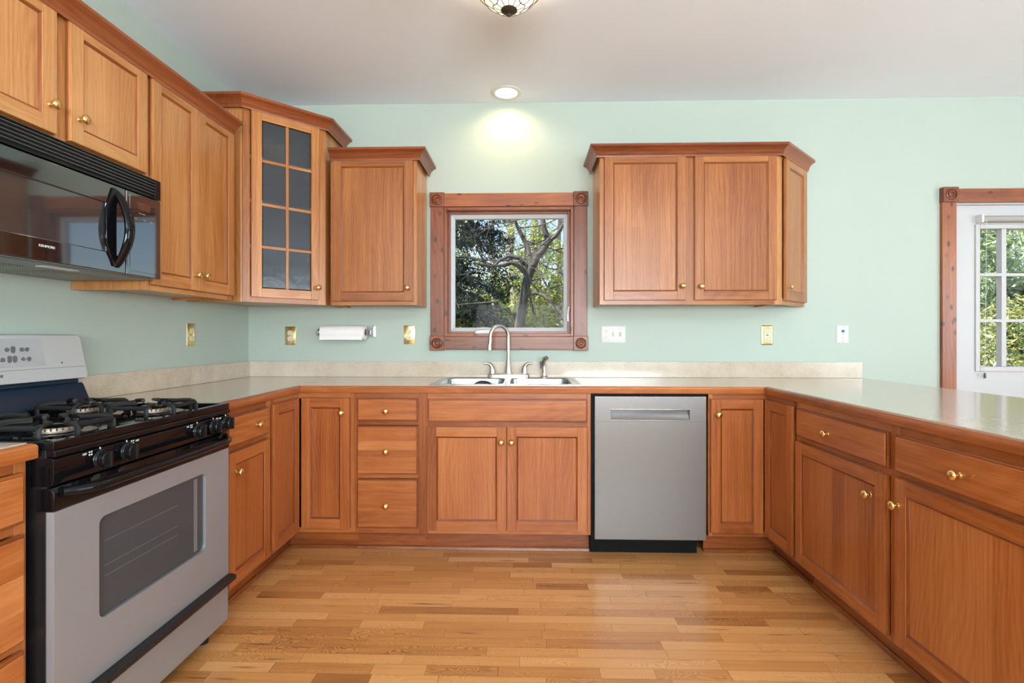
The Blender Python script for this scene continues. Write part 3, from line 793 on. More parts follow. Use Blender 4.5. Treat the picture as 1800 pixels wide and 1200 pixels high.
# single door cabinet
r = thing('wall_cabinet', 'single-door cherry wall cabinet just left of the window', 'cabinet', (.668, -.309, 0), 0, G_UP)
wall_body(r, .521, .305, UB, UT, [(0, .038), (.478, .521)])
panel_door(r, .018, .498, 1.391, 2.243, .469, 1.467, wd=CH_UP, tones=[.25, .2, .15, .25, .2])
m = MB(); m.sweep([(.004, 0), (.521, 0), (.521, .304)], crown_prof(2.230), side=1); m.build('crown', CH_CROWN, r)
# right double cabinet
r = thing('wall_cabinet', 'wide two-door cherry wall cabinet right of the window', 'cabinet', (2.276, -.309, 0), 0, G_UP)
wall_body(r, 1.050, .305, UB, UT, [(0, .034), (.495, .560), (1.020, 1.050)])
panel_door(r, .027, .501, 1.394, 2.250, .479, 1.474, wd=CH_UP, tones=[.25, .22, .1, .2, .25]); panel_door(r, .554, 1.027, 1.394, 2.249, .586, 1.471, wd=CH_UP, tones=[.35, .25, .15, .25, .22])
# angled end
r = thing('wall_cabinet', 'slim angled end wall cabinet with one narrow door on the right', 'cabinet', (3.328, -.309, 0), PI/4, G_UP)
m = MB(); LA = .433
def rp(x, y): return ((x-3.328)*k+(y+.309)*k, -(x-3.328)*k+(y+.309)*k)
tri = [(3.329, -.288), (3.617, -.004), (3.329, -.004)]
for z0, z1 in ((UB+.012, UB+.026), (UT-.016, UT)): m.prism([rp(*p) for p in tri], 'z', z0, z1, grain='x', tone=.8)
m.prism([rp(*p) for p in [(3.329, -.288), (3.337, -.280), (3.337, -.004), (3.329, -.004)]], 'z', UB+.026, UT-.016, grain='z', tone=.7)
m.build('carcass', CH_UP, r)
m = MB(); m.box(0, .034, 0, .017, UB, UT, grain='z'); m.box(LA-.034, LA-.012, 0, .010, UB, UT, grain='z'); m.box(.034, LA-.034, .0006, .017, UB, UB+.04, grain='x'); m.box(.034, LA-.034, .0006, .017, UT-.04, UT, grain='x')
m.build('face_frame', CH_UP, r, bevel=.0008)
panel_door(r, .052, .412, 1.394, 2.243, .072, 1.472, wd=CH_UP, tones=[.35, .4, .3, .45, .4], st=.055)
m = MB(); m.sweep([(2.276, -.004), (2.276, -.309), (3.327, -.309), (3.632, -.004)], crown_prof(2.236), side=1)
cr = m.build('crown_moulding', CH_CROWN); tag(cr, 'dark cherry crown moulding capping the wall cabinets right of the window', 'moulding', 'cabinet crown mouldings')

# ------------------------------------------------------------------ counters
ct = thing('countertop', 'long U-shaped beige stone-look countertop with a cherry wood edge', 'countertop')
SKX0, SKX1, SKY0, SKY1 = 1.345, 2.110, -.545, -.135   # sink cut-out
CX0, CX1, PE = .601, 3.117, -2.27
xs = [.002, CX0, SKX0, SKX1, CX1, 3.985]; ys = [PE, -1.356, YB+.001, SKY0, SKY1, -.002]
def ck(x, y):
    if SKX0 < x < SKX1 and SKY0 < y < SKY1: return False
    if y > YB: return True
    if x < CX0: return y > -1.356
    return x > CX1
MB().grid(xs, ys, ck, 'z', BH+.001, .914).build('surface', LAM, ct, bevel=.0012)
ED = [(.0, BH), (.0185, BH), (.0205, .879), (.0205, .905), (.0165, .9105), (.010, .912), (.0, .912)]
m = MB(); m.sweep([(CX0, -1.356), (CX0, YB+.001), (CX1, YB+.001), (CX1, PE), (3.985, PE)], ED, side=1)
m.build('wood_edge', CH, ct, bevel=.001)
m = MB(); m.box(.002, .021, -1.356, -.0225, .9145, 1.016); m.build('backsplash', LAM, ct, bevel=.0015)
m = MB(); m.box(.002, 3.985, -.022, -.002, .9145, 1.016); m.build('backsplash', LAM, ct, bevel=.0015)
c2 = thing('countertop', 'short beige countertop end at the left edge, before the stove', 'countertop')
MB().grid([.002, CX0], [-2.62, -2.139], lambda x, y: True, 'z', BH+.001, .914).build('surface', LAM, c2, bevel=.0012)
m = MB(); m.sweep([(CX0, -2.62), (CX0, -2.139)], [(a*1.45, b) for a, b in ED], side=1); m.build('wood_edge', CH, c2, bevel=.001)
m = MB(); m.box(.002, .021, -2.62, -2.139, .9145, 1.016); m.build('backsplash', LAM, c2, bevel=.0015)

# ------------------------------------------------------------------ sink
def rrect(x0, x1, y0, y1, r, z, n=6):
    P = []
    for cx, cy, a0 in ((x1-r, y1-r, 0), (x0+r, y1-r, PI/2), (x0+r, y0+r, PI), (x1-r, y0+r, 3*PI/2)):
        for i in range(n): a = a0+PI/2*i/(n-1); P.append((cx+r*math.cos(a), cy+r*math.sin(a), z))
    return P
sk = thing('sink', 'stainless double-bowl sink set into the counter below the window', 'sink', (1.728, -.31, .9145)); so = (1.728, -.31, .9145)
X0, X1, Y0, Y1, xm = 1.312, 2.144, -.577, -.052, 1.728
m = MB()
for a, b, p, q_ in ((X0, xm, X0+.042, xm-.014), (xm, X1, xm+.014, X1-.042)):
    oo = rrect(a, b, Y0, Y1, .0008 if True else 0, .9146); o1 = rrect(a, b, Y0, Y1, .0008, .9172)
    i1 = rrect(p, q_, Y0+.040, Y1-.090, .045, .9178); i2 = rrect(p+.004, q_-.004, Y0+.044, Y1-.094, .045, .913)
    m.loft([oo, o1, i1, i2], cap0=False, cap1=False)
m.build('rim', STEEL_SINK, sk, world=so, angle=60)
for p, q_ in ((X0+.046, xm-.018), (xm+.018, X1-.046)):
    m = MB(); y0, y1 = Y0+.044, Y1-.094
    m.loft([rrect(p, q_, y0, y1, .045, .9130), rrect(p+.008, q_-.008, y0+.008, y1-.008, .05, .80), rrect(p+.03, q_-.03, y0+.03, y1-.03, .05, .742), rrect(p+.10, q_-.10, y0+.12, y1-.12, .03, .737)], cap0=False, cap1=True)
    bw = m.build('bowl', STEEL_SINK, sk, world=so, angle=60)
    m = MB(); m.lathe([(.055, .0), (.052, .003), (.04, .001), (.012, -.002), (0, -.002)], c=((p+q_)/2, (y0+y1)/2, .739), seg=24); m.build('drain', CHROME, bw, world=so)
# black strainer basket leaning in the left bowl
st = thing('sink_strainer', 'black round strainer leaning inside the left sink bowl', 'strainer', (1.575, -.222, .80))
m = MB(); n = 30
for z_, rr in ((0, .074), (.004, .060)): m.tube([(rr*math.cos(2*PI*i/n), z_, rr*math.sin(2*PI*i/n)+.030) for i in range(n+1)], .006, 8)
m.build('ring', RUBBER, st)
m = MB()
for i in range(9): m.tube([(.0, .002, .030), (.07*math.cos(2*PI*i/9), .0, .030+.07*math.sin(2*PI*i/9))], .004, 6)
m.build('spokes', RUBBER, st)
# faucet
fc = thing('faucet', 'brushed nickel gooseneck faucet with two lever handles behind the sink', 'faucet', (1.7275, -.098, .9178)); fo = (1.7275, -.098, .9178)
m = MB(); m.loft([rrect(1.596, 1.862, -.128, -.068, .028, .9180), rrect(1.596, 1.862, -.128, -.068, .028, .938), rrect(1.602, 1.856, -.122, -.074, .024, .945)], cap0=True, cap1=True)
m.build('base_plate', NICKEL, fc, world=fo)
pth = [(1.7275, -.098, .944), (1.7275, -.098, 1.10), (1.7275, -.098, 1.175)]
for i in range(1, 17):
    a = PI*i/16*1.06; R = .070; d = Vector((-.78, -.62))
    q_ = R*(1-math.cos(a)); pth.append((1.7275+d.x*q_*1.0, -.098+d.y*q_, 1.175+R*1.02*math.sin(a)))
e = pth[-1]; pth += [(e[0]-.003, e[1]-.002, e[2]-.03), (e[0]-.005, e[1]-.003, e[2]-.055)]
m = MB(); m.tube(pth, .0115, 16); m.build('spout', NICKEL, fc, world=fo)
m = MB(); m.lathe([(.024, 0), (.023, .012), (.017, .05), (.0145, .085), (.013, .09)], c=(1.7275, -.098, .944), seg=20); m.build('spout_base', NICKEL, fc, world=fo)
e = pth[-1]; m = MB(); m.lathe([(.0135, .022), (.0145, .004), (.0145, -.012), (.011, -.013)], c=(e[0], e[1], e[2]), seg=16); m.build('spout_tip', NICKEL, fc, world=fo)
for s_ in (-1, 1):
    x = 1.7275+s_*.102
    m = MB(); m.tube([(x, -.098, .944), (x, -.098, .962), (x+s_*.002, -.098, .985), (x+s_*.014, -.100, 1.002), (x+s_*.034, -.104, 1.010), (x+s_*.058, -.108, 1.008)], [.021, .020, .015, .011, .0085, .006], 14)
    m.build('handle', NICKEL, fc, world=fo)
sp = thing('side_sprayer', 'nickel side sprayer standing right of the faucet', 'sprayer', (1.955, -.098, .9178)); po = (1.955, -.098, .9178)
m = MB(); m.lathe([(.027, 0), (.026, .006), (.017, .014), (.015, .03)], c=po, seg=18); m.build('collar', NICKEL, sp, world=po)
m = MB(); m.tube([(1.955, -.098, .94), (1.953, -.098, .985), (1.949, -.100, 1.015), (1.956, -.110, 1.036), (1.972, -.124, 1.046)], [.013, .014, .0145, .015, .0135], 14); m.build('spray_head', NICKEL, sp, world=po)
m = MB(); m.box(1.928, 1.936, -.104, -.092, .975, 1.022); m.build('trigger', DARKGREY, sp, world=po, bevel=.002)

# ------------------------------------------------------------------ dishwasher
dw = thing('dishwasher', 'stainless steel dishwasher under the counter right of the sink', 'dishwasher', (2.195, -.60, 0)); do = (2.195, -.60, 0)
m = MB(); m.box(2.191, 2.797, -.590, -.012, .10, .872, tone=.5); m.box(2.188, 2.204, -.598, -.5905, .05, .872); m.build('tub', MATTE, dw, world=do)
y0 = -.622
m = MB().grid([2.2055, 2.295, 2.706, 2.7945], [.099, .737, .790, .861], lambda x, z: not (2.295 < x < 2.706 and .737 < z < .790), 'y', y0, -.592)
m.build('door', STEEL, dw, world=do, bevel=.003)
m = MB()   # scooped pocket handle
pr = [(y0+.001, .7372), (y0+.004, .741), (y0+.010, .752), (y0+.018, .768), (y0+.024, .780), (y0+.0255, .7898), (-.5925, .7898), (-.5925, .7372)]
m.prism(pr[::-1], 'x', 2.2955, 2.7055)
hd = m.build('pocket_handle', STEEL, dw, world=do)
m = MB(); m.box(2.289, 2.712, y0-.0035, y0-.0005, .789, .794); m.box(2.289, 2.712, y0-.002, y0-.0005, .7335, .7365)
m.build('handle_trim', CHROME, hd, world=do, bevel=.0008)
m = MB(); m.box(2.2055, 2.7945, y0-.0004, y0+.001, .7265, .7275); m.build('panel_seam', DARKGREY, dw, world=do)
m = MB(); m.box(2.188, 2.768, -.548, -.530, .003, .098); m.build('toe_kick', MATTE, dw, world=do, bevel=.002)

# ------------------------------------------------------------------ range
RY0, RY1 = -2.1315, -1.362; RC = (RY0+RY1)/2; FX = .660
rg = thing('range', 'freestanding stainless and black gas range on the left wall', 'stove', (.33, RC, 0)); ro = (.33, RC, 0)
m = MB(); m.box(.03, .640, RY0+.002, RY0+.012, .06, .893); m.box(.03, .640, RY1-.012, RY1-.002, .06, .893); m.box(.03, .04, RY0+.012, RY1-.012, .06, .893); m.box(.04, .640, RY0+.012, RY1-.012, .06, .075)
m.box(.600, .640, RY0+.012, RY1-.012, .80, .893)
m.build('side_panels', BLACK_SATIN, rg, world=ro, bevel=.002)
# cooktop: shallow tray with raised lip and front apron
m = MB(); m.grid([.075, .105, .638, .662], [RY0, RY0+.022, RY1-.022, RY1], lambda x, y: not (.105 < x < .638 and RY0+.022 < y < RY1-.022), 'z', .892, .9145)
m.box(.105, .638, RY0+.022, RY1-.022, .893, .902)
m.prism([(.640, .892), (.640, .874), (.663, .874), (.666, .880), (.664, .892)], 'y', RY0, RY1)
cto = m.build('cooktop', BLACK, rg, world=ro, bevel=.003)
# burners and grates
bs = [(.235, RY0+.19), (.235, RY1-.19), (.492, RY0+.19), (.492, RY1-.19)]
br = grt = None
for i, (bx_, by_) in enumerate(bs):
    if br is None:
        m = MB(); m.lathe([(.098, .0), (.094, .004), (.058, .001), (.050, .003), (.050, .004)], seg=32)
        br = m.build('burner', BLACK, rg); br.location = (bx_-ro[0], by_-ro[1], .9022)
        m = MB(); m.lathe([(.048, .002), (.050, .010), (.047, .018), (.040, .0185)], seg=40)
        for a in range(24): an = 2*PI*a/24; m.tube([(.049*math.cos(an), .049*math.sin(an), .011), (.052*math.cos(an), .052*math.sin(an), .018)], .0022, 5)
        bh = m.build('burner_head', mat('burner_aluminium', (.42, .34, .26), .45, .9), br)
        m = MB(); m.lathe([(.0, .0275), (.036, .0265), (.043, .023), (.043, .0185)], seg=32); bc = m.build('burner_cap', BLACK, br)
        # square grate: frame bars on four bent feet and fingers towards the flame
        m = MB(); h = .036; q_ = .118; w_ = .0062
        def bar(P): m.tube(P, w_, 8, flat=(1.25, .85))
        for sx_ in (-1, 1):
            for fr in (-.52, .52):
                bar([(sx_*q_, fr*q_, .0), (sx_*q_, fr*q_, h*.7), (sx_*(q_-.008), fr*q_, h), (sx_*(q_-.04), fr*q_*.9, h+.003), (sx_*.052, fr*q_*.30, h+.003)])
                bar([(fr*q_, sx_*q_, .0), (fr*q_, sx_*q_, h*.7), (fr*q_, sx_*(q_-.008), h), (fr*q_*.9, sx_*(q_-.04), h+.003), (fr*q_*.30, sx_*.052, h+.003)])
        for sx_ in (-1, 1):
            bar([(sx_*q_*.98, -q_*.52, h*.86), (sx_*q_*.98, q_*.52, h*.86)])
            bar([(-q_*.52, sx_*q_*.98, h*.86), (q_*.52, sx_*q_*.98, h*.86)])
        ring = [(.052*math.cos(2*PI*a/24), .052*math.sin(2*PI*a/24), h+.001) for a in range(25)]
        grt = m.build('grate', IRON, rg); grt.location = (bx_-ro[0], by_-ro[1], .9022)
    else:
        b2 = dup(br, rg, (bx_-ro[0], by_-ro[1], .9022)); dup(bh, b2, (0, 0, 0)); dup(bc, b2, (0, 0, 0)); dup(grt, rg, (bx_-ro[0], by_-ro[1], .9022))
# control panel with knobs
m = MB(); m.prism([(.600, .800), (.652, .800), (.6595, .812), (.6615, .868), (.655, .8725), (.600, .8725)], 'y', RY0+.001, RY1-.001)
cp = m.build('control_panel', BLACK, rg, world=ro, bevel=.002)
KY = [-1.989, -1.893, -1.564, -1.469, -1.388]
kn = None
for y in KY:
    if kn is None:
        m = MB(); m.lathe([(.0265, 0), (.0265, .004), (.021, .006), (.0205, .022), (.018, .0245), (0, .0245)], axis='x', seg=28)
        m.hexa([(.008, -.006, -.0245), (.034, -.0042, -.022), (.034, .0042, -.022), (.008, .006, -.0245), (.008, -.006, .0245), (.034, -.0042, .022), (.034, .0042, .022), (.008, .006, .0245)])
        kn = m.build('burner_knob', GLOSSKNOB, cp, bevel=.002); kn.location = (.6615-ro[0], y-ro[1], .8385)
    else: dup(kn, cp, (.6615-ro[0], y-ro[1], .8385))
    m = MB(); m.box(.6605, .6622, y-.0012, y+.0012, .866, .8715)
    m.build('tick_mark', WHITEINK, cp, world=ro)
for y, s_ in ((-2.040, -1), (-1.852, 1), (-1.615, -1), (-1.425, 1)):
    text('OFF', .0075, WHITEINK, cp, (.6622-ro[0], y-ro[1], .8625), (PI/2, 0, PI/2), name='marking')
    m = MB()
    for a in (-1, 1):
        for b in (-1, 1): m.lathe([(.0024, 0), (.0024, .0004), (0, .0004)], c=(.6616, y+.019*(-s_)+a*.0036, .8615+b*.0036), axis='x', seg=10)
    m.build('marking', WHITEINK, cp, world=ro)
# oven door
DZ0, DZT, DZB = .238, .796, .738
m = MB(); m.prism([(.615, DZB), (.658, DZB), (.662, .745), (.662, .785), (.652, DZT), (.615, DZT)], 'y', RY0+.001, RY1-.001)
od = m.build('door', BLACK, rg, world=ro, bevel=.002)
m = MB(); WY0, WY1, WZa, WZb = -1.990, -1.511, .392, .676
m.grid([RY0+.003, WY0+.0, WY1, RY1-.003], [DZ0, WZa, WZb, DZB-.001], lambda y, z: not (WY0 < y < WY1 and WZa < z < WZb), 'x', .640, FX)
def fillet(m, cy, cz, sy, sz, r=.022):
    P = [(cy, cz)]+[(cy+sy*r-sy*r*math.cos(a), cz+sz*r-sz*r*math.sin(a)) for a in [PI/2*i/6 for i in range(7)]]
    if sy*sz < 0: P = P[::-1]
    n = len(P); pts = [(.6405, a, b) for a, b in P]+[(FX, a, b) for a, b in P]
    m._add(pts, [tuple(range(n, 2*n))]+[(i, (i+1) % n, n+(i+1) % n, n+i) for i in range(n)], 0, None, .5)
for cy, sy in ((WY0, 1), (WY1, -1)):
    for cz, sz in ((WZa, 1), (WZb, -1)): fillet(m, cy, cz, sy, sz)
m.build('steel_panel', STEEL_Y, od, world=ro, bevel=.002)
m = MB(); m.box(.618, .639, RY0+.004, RY1-.004, DZ0, DZB-.001); m.build('inner_frame', BLACK_SATIN, od, world=ro)
m = MB(); m.loft([[(x_, a, b) for a, b, _ in rrect(WY0+.004, WY1-.004, WZa+.004, WZb-.004, .02, 0)] for x_ in (.6395, .650)])
ow_ = m.build('window', DGLASS, od, world=ro)
m = MB()
for z in (.50, .53, .60): m.box(.6502, .6504, WY0+.03, WY1-.14, z, z+.0012)
m.box(.6502, .6505, WY1-.055, WY1-.035, WZa+.012, WZb-.012)
m.build('rack_lines', mat('oven_rack_grey', (.16, .16, .16), .3), ow_, world=ro)
m = MB(); ya, yb = RY0+.028, RY1-.028; P = []
for i in range(25):
    t = i/24; y = ya+(yb-ya)*t; bow = min(1, min(t, 1-t)/.09); P.append((.662+.044*math.sin(bow*PI/2)+.006*math.sin(PI*t), y, .782))
m.tube(P, .0125, 12, flat=(.95, 1.0)); m.tube([(.655, ya, .782), (.668, ya, .782)], .0135, 10); m.tube([(.655, yb, .782), (.668, yb, .782)], .0135, 10)
m.build('handle', BLACK, od, world=ro)
m = MB(); m.prism([(.630, .204), (.652, .204), (.678, .207), (.690, .216), (.690, .231), (.680, .2365), (.630, .2365)], 'y', RY0-.001, RY1+.003)
dr = m.build('drawer', BLACK_SATIN, rg, world=ro, bevel=.003)
m = MB(); m.box(.625, FX-.001, RY0+.003, RY1-.003, .058, .2035); m.build('drawer_front', STEEL_Y, dr, world=ro, bevel=.003)
for x in (.10, .60):
    for y in (RY0+.07, RY1-.07):
        m = MB(); m.lathe([(.018, .0006), (.018, .016), (.010, .020), (.010, .061)], c=(x, y, 0), seg=14); m.build('foot', BLACK_SATIN, rg, world=ro)
# backguard
def bgp(x0, x1, z0, z1, r): return None
m = MB(); outer = []
def bg_loop(x, grow=0, lean=0):
    P = []; y0, y1, z0, z1, r_ = RY0+.004-grow, RY1-.004+grow, 1.012-grow, 1.186+grow, .022
    for cy, cz, a0 in ((y1-.030-.012, z1-r_, 0), (y0+.042, z1-r_, PI/2), (y0+.010, z0+.012, PI), (y1-.010, z0+.012, 1.5*PI)):
        rr = r_ if a0 < PI else .011
        for i in range(7): a = a0+PI/2*i/6; P.append((x+lean*(1.186-(cz+rr*math.sin(a))), cy+rr*math.cos(a)*(1.0), cz+rr*math.sin(a)))
    return P
m.loft([bg_loop(.020), bg_loop(.070, 0, .06), bg_loop(.0785, -.004, .07)], cap0=True, cap1=True)
bk = m.build('backguard', STEEL_BG, rg, world=ro, angle=50)
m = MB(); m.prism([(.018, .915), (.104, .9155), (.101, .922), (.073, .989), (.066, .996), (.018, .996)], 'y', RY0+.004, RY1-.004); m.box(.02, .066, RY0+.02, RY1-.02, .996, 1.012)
m.build('backguard_base', mat('backguard_blue_sheen', (.008, .022, .042), .2, spec=.3), rg, world=ro, bevel=.004)  # black base tinted navy: blue daylight reflection put into its colour
def gx_(z): return .0785+.07*(1.186-z)+.0004
m = MB(); z0, z1 = 1.074, 1.168; a0, a1 = RC-.178, RC+.186
m.hexa([(gx_(z0)-.002, a0-.012, z0), (gx_(z0)+.0012, a0-.012, z0), (gx_(z0)+.0012, a1+.012, z0), (gx_(z0)-.002, a1+.012, z0), (gx_(z1)-.002, a0, z1), (gx_(z1)+.0012, a0, z1), (gx_(z1)+.0012, a1, z1), (gx_(z1)-.002, a1, z1)])
pn = m.build('clock_panel', mat('silver_panel', (.60, .60, .61), .25, .6), bk, world=ro, bevel=.0006)
pxx = .0016; BTN = mat('grey_button', (.13, .13, .135), .4)
def btn(y, z, h=0, dia=False):
    m = MB(); r_ = .0078
    if dia: P = [(y+.0095, z), (y, z+.0075), (y-.0095, z), (y, z-.0075)]
    else: P = [(y+r_*math.cos(a), z+(h if math.sin(a) > 0 else -h)+r_*math.sin(a)) for a in [2*PI*(i+.5)/20 for i in range(20)]]
    n = len(P); b = gx_(z)+.0013
    m._add([(b-.001, p, q_) for p, q_ in P]+[(b+.0012, p, q_) for p, q_ in P], [tuple(range(n, 2*n))]+[(i, (i+1) % n, n+(i+1) % n, n+i) for i in range(n)], 0, None, .5)
    m.build('button', BTN, pn, world=ro)
for y, z, h, d in ((-1.686, 1.133, 0, 0), (-1.665, 1.133, .0045, 0), (-1.634, 1.1325, 0, 0), (-1.615, 1.1325, 0, 0), (-1.721, 1.099, 0, 0), (-1.702, 1.099, 0, 0), (-1.679, 1.1, .0045, 0), (-1.660, 1.1, .0045, 0), (-1.630, 1.099, 0, 1), (-1.609, 1.099, 0, 0)): btn(y, z, h, d)
m = MB(); z = 1.061; m.box(gx_(z)-.002, gx_(z)+.0002, RY0+.03, RY1-.02, z, z+.0012); m.build('crease', DARKGREY, bk, world=ro)
m = MB(); m.lathe([(.0028, 0), (.0028, .001), (0, .001)], c=(gx_(1.08), -1.480, 1.080), axis='x', seg=12); m.build('indicator', BLACKINK, bk, world=ro)
text('Kenmore', .020, BLACKINK, bk, (gx_(1.040)+.0006-ro[0], RC+.005-ro[1], 1.046), (PI/2-.07, 0, PI/2), name='lettering')

# ------------------------------------------------------------------ microwave
MY0, MY1, MX, MZ0, MZ1 = -2.122, -1.372, .390, 1.404, 1.7925; MC = (MY0+MY1)/2
mw_ = thing('microwave', 'black over-the-range microwave mounted above the stove', 'microwave', (.2, MC, MZ0)); mo = (.2, MC, MZ0)
m = MB(); m.box(.004, .355, MY0, MY1, MZ0+.006, MZ1); m.build('case', BLACK_SATIN, mw_, world=mo, bevel=.003)
# vent grille: frame with slats
gz0, gz1 = 1.7155, 1.7915
m = MB(); m.grid([MY0, MY0+.02, MY1-.030, MY1], [gz0, gz0+.009, gz1-.006, gz1], lambda y, z: not (MY0+.02 < y < MY1-.03 and gz0+.009 < z < gz1-.006), 'x', .356, MX)
gr = m.build('vent_grille', BLACK, mw_, world=mo, bevel=.0015)
m = MB(); ns = 5
for i in range(ns):
    z = gz0+.016+i*.0118; m.hexa([(.362, MY0+.02, z-.006), (MX-.001, MY0+.02, z+.001), (MX-.001, MY1-.03, z+.001), (.362, MY1-.03, z-.006), (.362, MY0+.02, z-.0035), (MX-.001, MY0+.02, z+.0042), (MX-.001, MY1-.03, z+.0042), (.362, MY1-.03, z-.0035)])
m.build('slats', mat('grille_slat', (.05, .05, .05), .2), gr, world=mo)
# door
SP = -1.5495
m = MB(); z0, z1 = MZ0, 1.7125
wy0, wy1, wz0, wz1 = MY0+.06, -1.640, 1.474, 1.640
m.grid([MY0, wy0, wy1, SP-.0015], [z0, wz0, wz1, z1], lambda y, z: not (wy0 < y < wy1 and wz0 < z < wz1), 'x', .356, MX)
md = m.build('door', BLACK_MIRROR, mw_, world=mo, bevel=.004)
m = MB(); m.box(.372, MX-.004, wy0, wy1, wz0, wz1); m.build('window', MWGLASS, md, world=mo)
m = MB(); P = []
for i in range(21):
    t = i/20; z = 1.428+.262*t; P.append((MX-.004+.046*math.sin(PI*t)**.8, -1.592+.006*math.sin(PI*t), z))
m.tube(P, [.012+.005*math.sin(PI*i/20) for i in range(21)], 12, flat=(.8, 1.25)); m.build('handle', BLACK, md, world=mo)
m = MB(); m.prism([(-1.645, 1.50), (-1.612, 1.425), (-1.600, 1.425), (-1.600, 1.700), (-1.616, 1.700), (-1.645, 1.62)], 'x', MX-.002, MX+.006); m.build('handle_backplate', BLACK, md, world=mo, bevel=.002)
text('KENMORE', .0105, WHITEINK, md, (MX+.0003-mo[0], -1.862-mo[1], 1.450-mo[2]), (PI/2, 0, PI/2), name='lettering', sx=1.1)
m = MB(); m.box(.356, MX, SP+.0015, MY1, z0, z1); mp = m.build('control_panel', BLACK_MIRROR, mw_, world=mo, bevel=.004)
m = MB(); m.box(MX-.001, MX+.0012, SP+.016, MY1-.022, 1.420, 1.700); m.build('keypad', mat('keypad_film', (.010, .010, .012), .04, IOR=2.3), mp, world=mo, bevel=.001)
m = MB(); m.box(MX, MX+.0016, -1.497, -1.432, 1.655, 1.682); m.build('display', AMBERLED, mp, world=mo)
for y, z, t in ((-1.475, 1.640, 'COOK TIME'), (-1.505, 1.618, 'POP'), (-1.462, 1.618, 'START'), (-1.425, 1.618, 'STOP')):
    text(t, .006, mat('keypad_ink', (.35, .35, .36), .5), mp, (MX+.0014-mo[0], y-mo[1], z-mo[2]), (PI/2, 0, PI/2), name='marking')
# underside with two mesh filters
m = MB(); m.box(.010, .352, MY0+.004, MY1-.004, MZ0-.004, MZ0+.006); un = m.build('underside', GREYPAINT, mw_, world=mo, bevel=.002)
for ya, yb in ((MY0+.09, MC-.06), (MC+.05, MY1-.08)):
    m = MB(); m.hexa([(.10, ya, MZ0-.0065), (.26, ya, MZ0-.0065), (.26, yb, MZ0-.0065), (.10, yb, MZ0-.0065), (.09, ya-.01, MZ0-.003), (.27, ya-.01, MZ0-.003), (.27, yb+.01, MZ0-.003), (.09, yb+.01, MZ0-.003)])
    m.build('grease_filter', FILTER, un, world=mo)
m = MB(); m.box(.30, .335, MC-.06, MC+.06, MZ0-.006, MZ0-.003); m.build('lamp_cover', WHITE_PL, un, world=mo)

# ------------------------------------------------------------------ wall plates, drawn on a wall facing -y
def duplex(root, cx, cz, mat_=ALMOND):
    for s_ in (-1, 1):
        c = (cx, -.0062, cz+s_*.0195)
        m = MB(); P = []
        for a in [2*PI*(i+.5)/28 for i in range(28)]: P.append((c[0]+.0170*math.cos(a), c[2]+max(-.0138, min(.0138, .0170*math.sin(a)))))
        m.prism(P[::1], 'y', -.0085, -.004); o = m.build('receptacle', mat_, root)
        m = MB(); m.box(c[0]-.0075, c[0]-.0055, -.0089, -.008, c[2]-.001, c[2]+.008); m.box(c[0]+.0052, c[0]+.0072, -.0089, -.008, c[2]-.001, c[2]+.007); m.lathe([(.0027, 0), (0, .0004)], c=(c[0], -.0086, c[2]-.0065), axis='-y', seg=10)
        m.build('slots', HOLE, o)
def bevel_plate(root, wdt, hgt, mat_, d=.0062, e=.010):
    m = MB(); a, b = wdt/2, hgt/2
    m.hexa([(-a, -.0004, -b), (a, -.0004, -b), (a-e, -d, -b+e), (-a+e, -d, -b+e), (-a, -.0004, b), (a, -.0004, b), (a-e, -d, b-e), (-a+e, -d, b-e)])
    # close the bevelled top and bottom
    return m.build('plate', mat_, root, bevel=.0012)
def plate(root, wdt, hgt, mat_, d=.0062, e=.010):
    m = MB(); L1 = [(-wdt/2, 0, -hgt/2), (wdt/2, 0, -hgt/2), (wdt/2, 0, hgt/2), (-wdt/2, 0, hgt/2)]
    def lp(i, y): return [(x-(1 if x > 0 else -1)*i, y, z-(1 if z > 0 else -1)*i) for x, _, z in L1]
    m.loft([lp(0, -.0004), lp(0, -.002), lp(e, -d)]); return m.build('plate', mat_, root, bevel=.0008)
G_OUT = 'electrical wall plates'
def outlet(loc, rz, label):
    r = thing('outlet', label, 'outlet', loc, rz, G_OUT); plate(r, .072, .122, BRASS_PLATE); duplex(r, 0, 0)
    m = MB(); m.lathe([(.003, 0), (.002, .001), (0, .001)], c=(0, -.0062, 0), axis='-y', seg=10); m.build('screw', BRASS, r)
    return r
outlet((.2825, 0, 1.184), 0, 'brass outlet plate left of the paper towel roll')
outlet((1.073, 0, 1.190), 0, 'brass outlet plate between the paper towel and the window')
outlet((0, -.592, 1.189), PI/2, 'brass outlet plate on the left wall beside the stove')
r = thing('outlet', 'rounded brass plate with rectangular outlet, right of the dishwasher', 'outlet', (3.3925, 0, 1.1875), 0, G_OUT)
m = MB(); m.loft([[(x, y, z) for x, z, _ in rrect(-.036, .036, -.0625, .0625, .006, 0)][::-1] if False else [(x, y, z) for x, z, _ in rrect(-.036+i, .036-i, -.0625+i, .0625-i, .007, 0)] for y, i in ((-.0004, 0), (-.003, 0), (-.0065, .005), (-.0065, .012))]); m.build('plate', BRASS_PLATE, r)
m = MB(); m.box(-.0165, .0165, -.0085, -.004, -.034, .034); o = m.build('receptacle', ALMOND, r, bevel=.001)
m = MB()
for s_ in (-1, 1):
    for x in (-.006, .006): m.box(x-.001, x+.001, -.0089, -.008, s_*.020-.001, s_*.020+.007)
    m.lathe([(.0027, 0), (0, .0004)], c=(0, -.0086, s_*.020-.0065), axis='-y', seg=10)
m.build('slots', HOLE, o)
m = MB(); m.box(-.008, .008, -.0093, -.008, -.004, -.0005); m.box(-.008, .008, -.0093, -.008, .0012, .0047); m.build('test_buttons', DARKGREY, o)
m = MB()
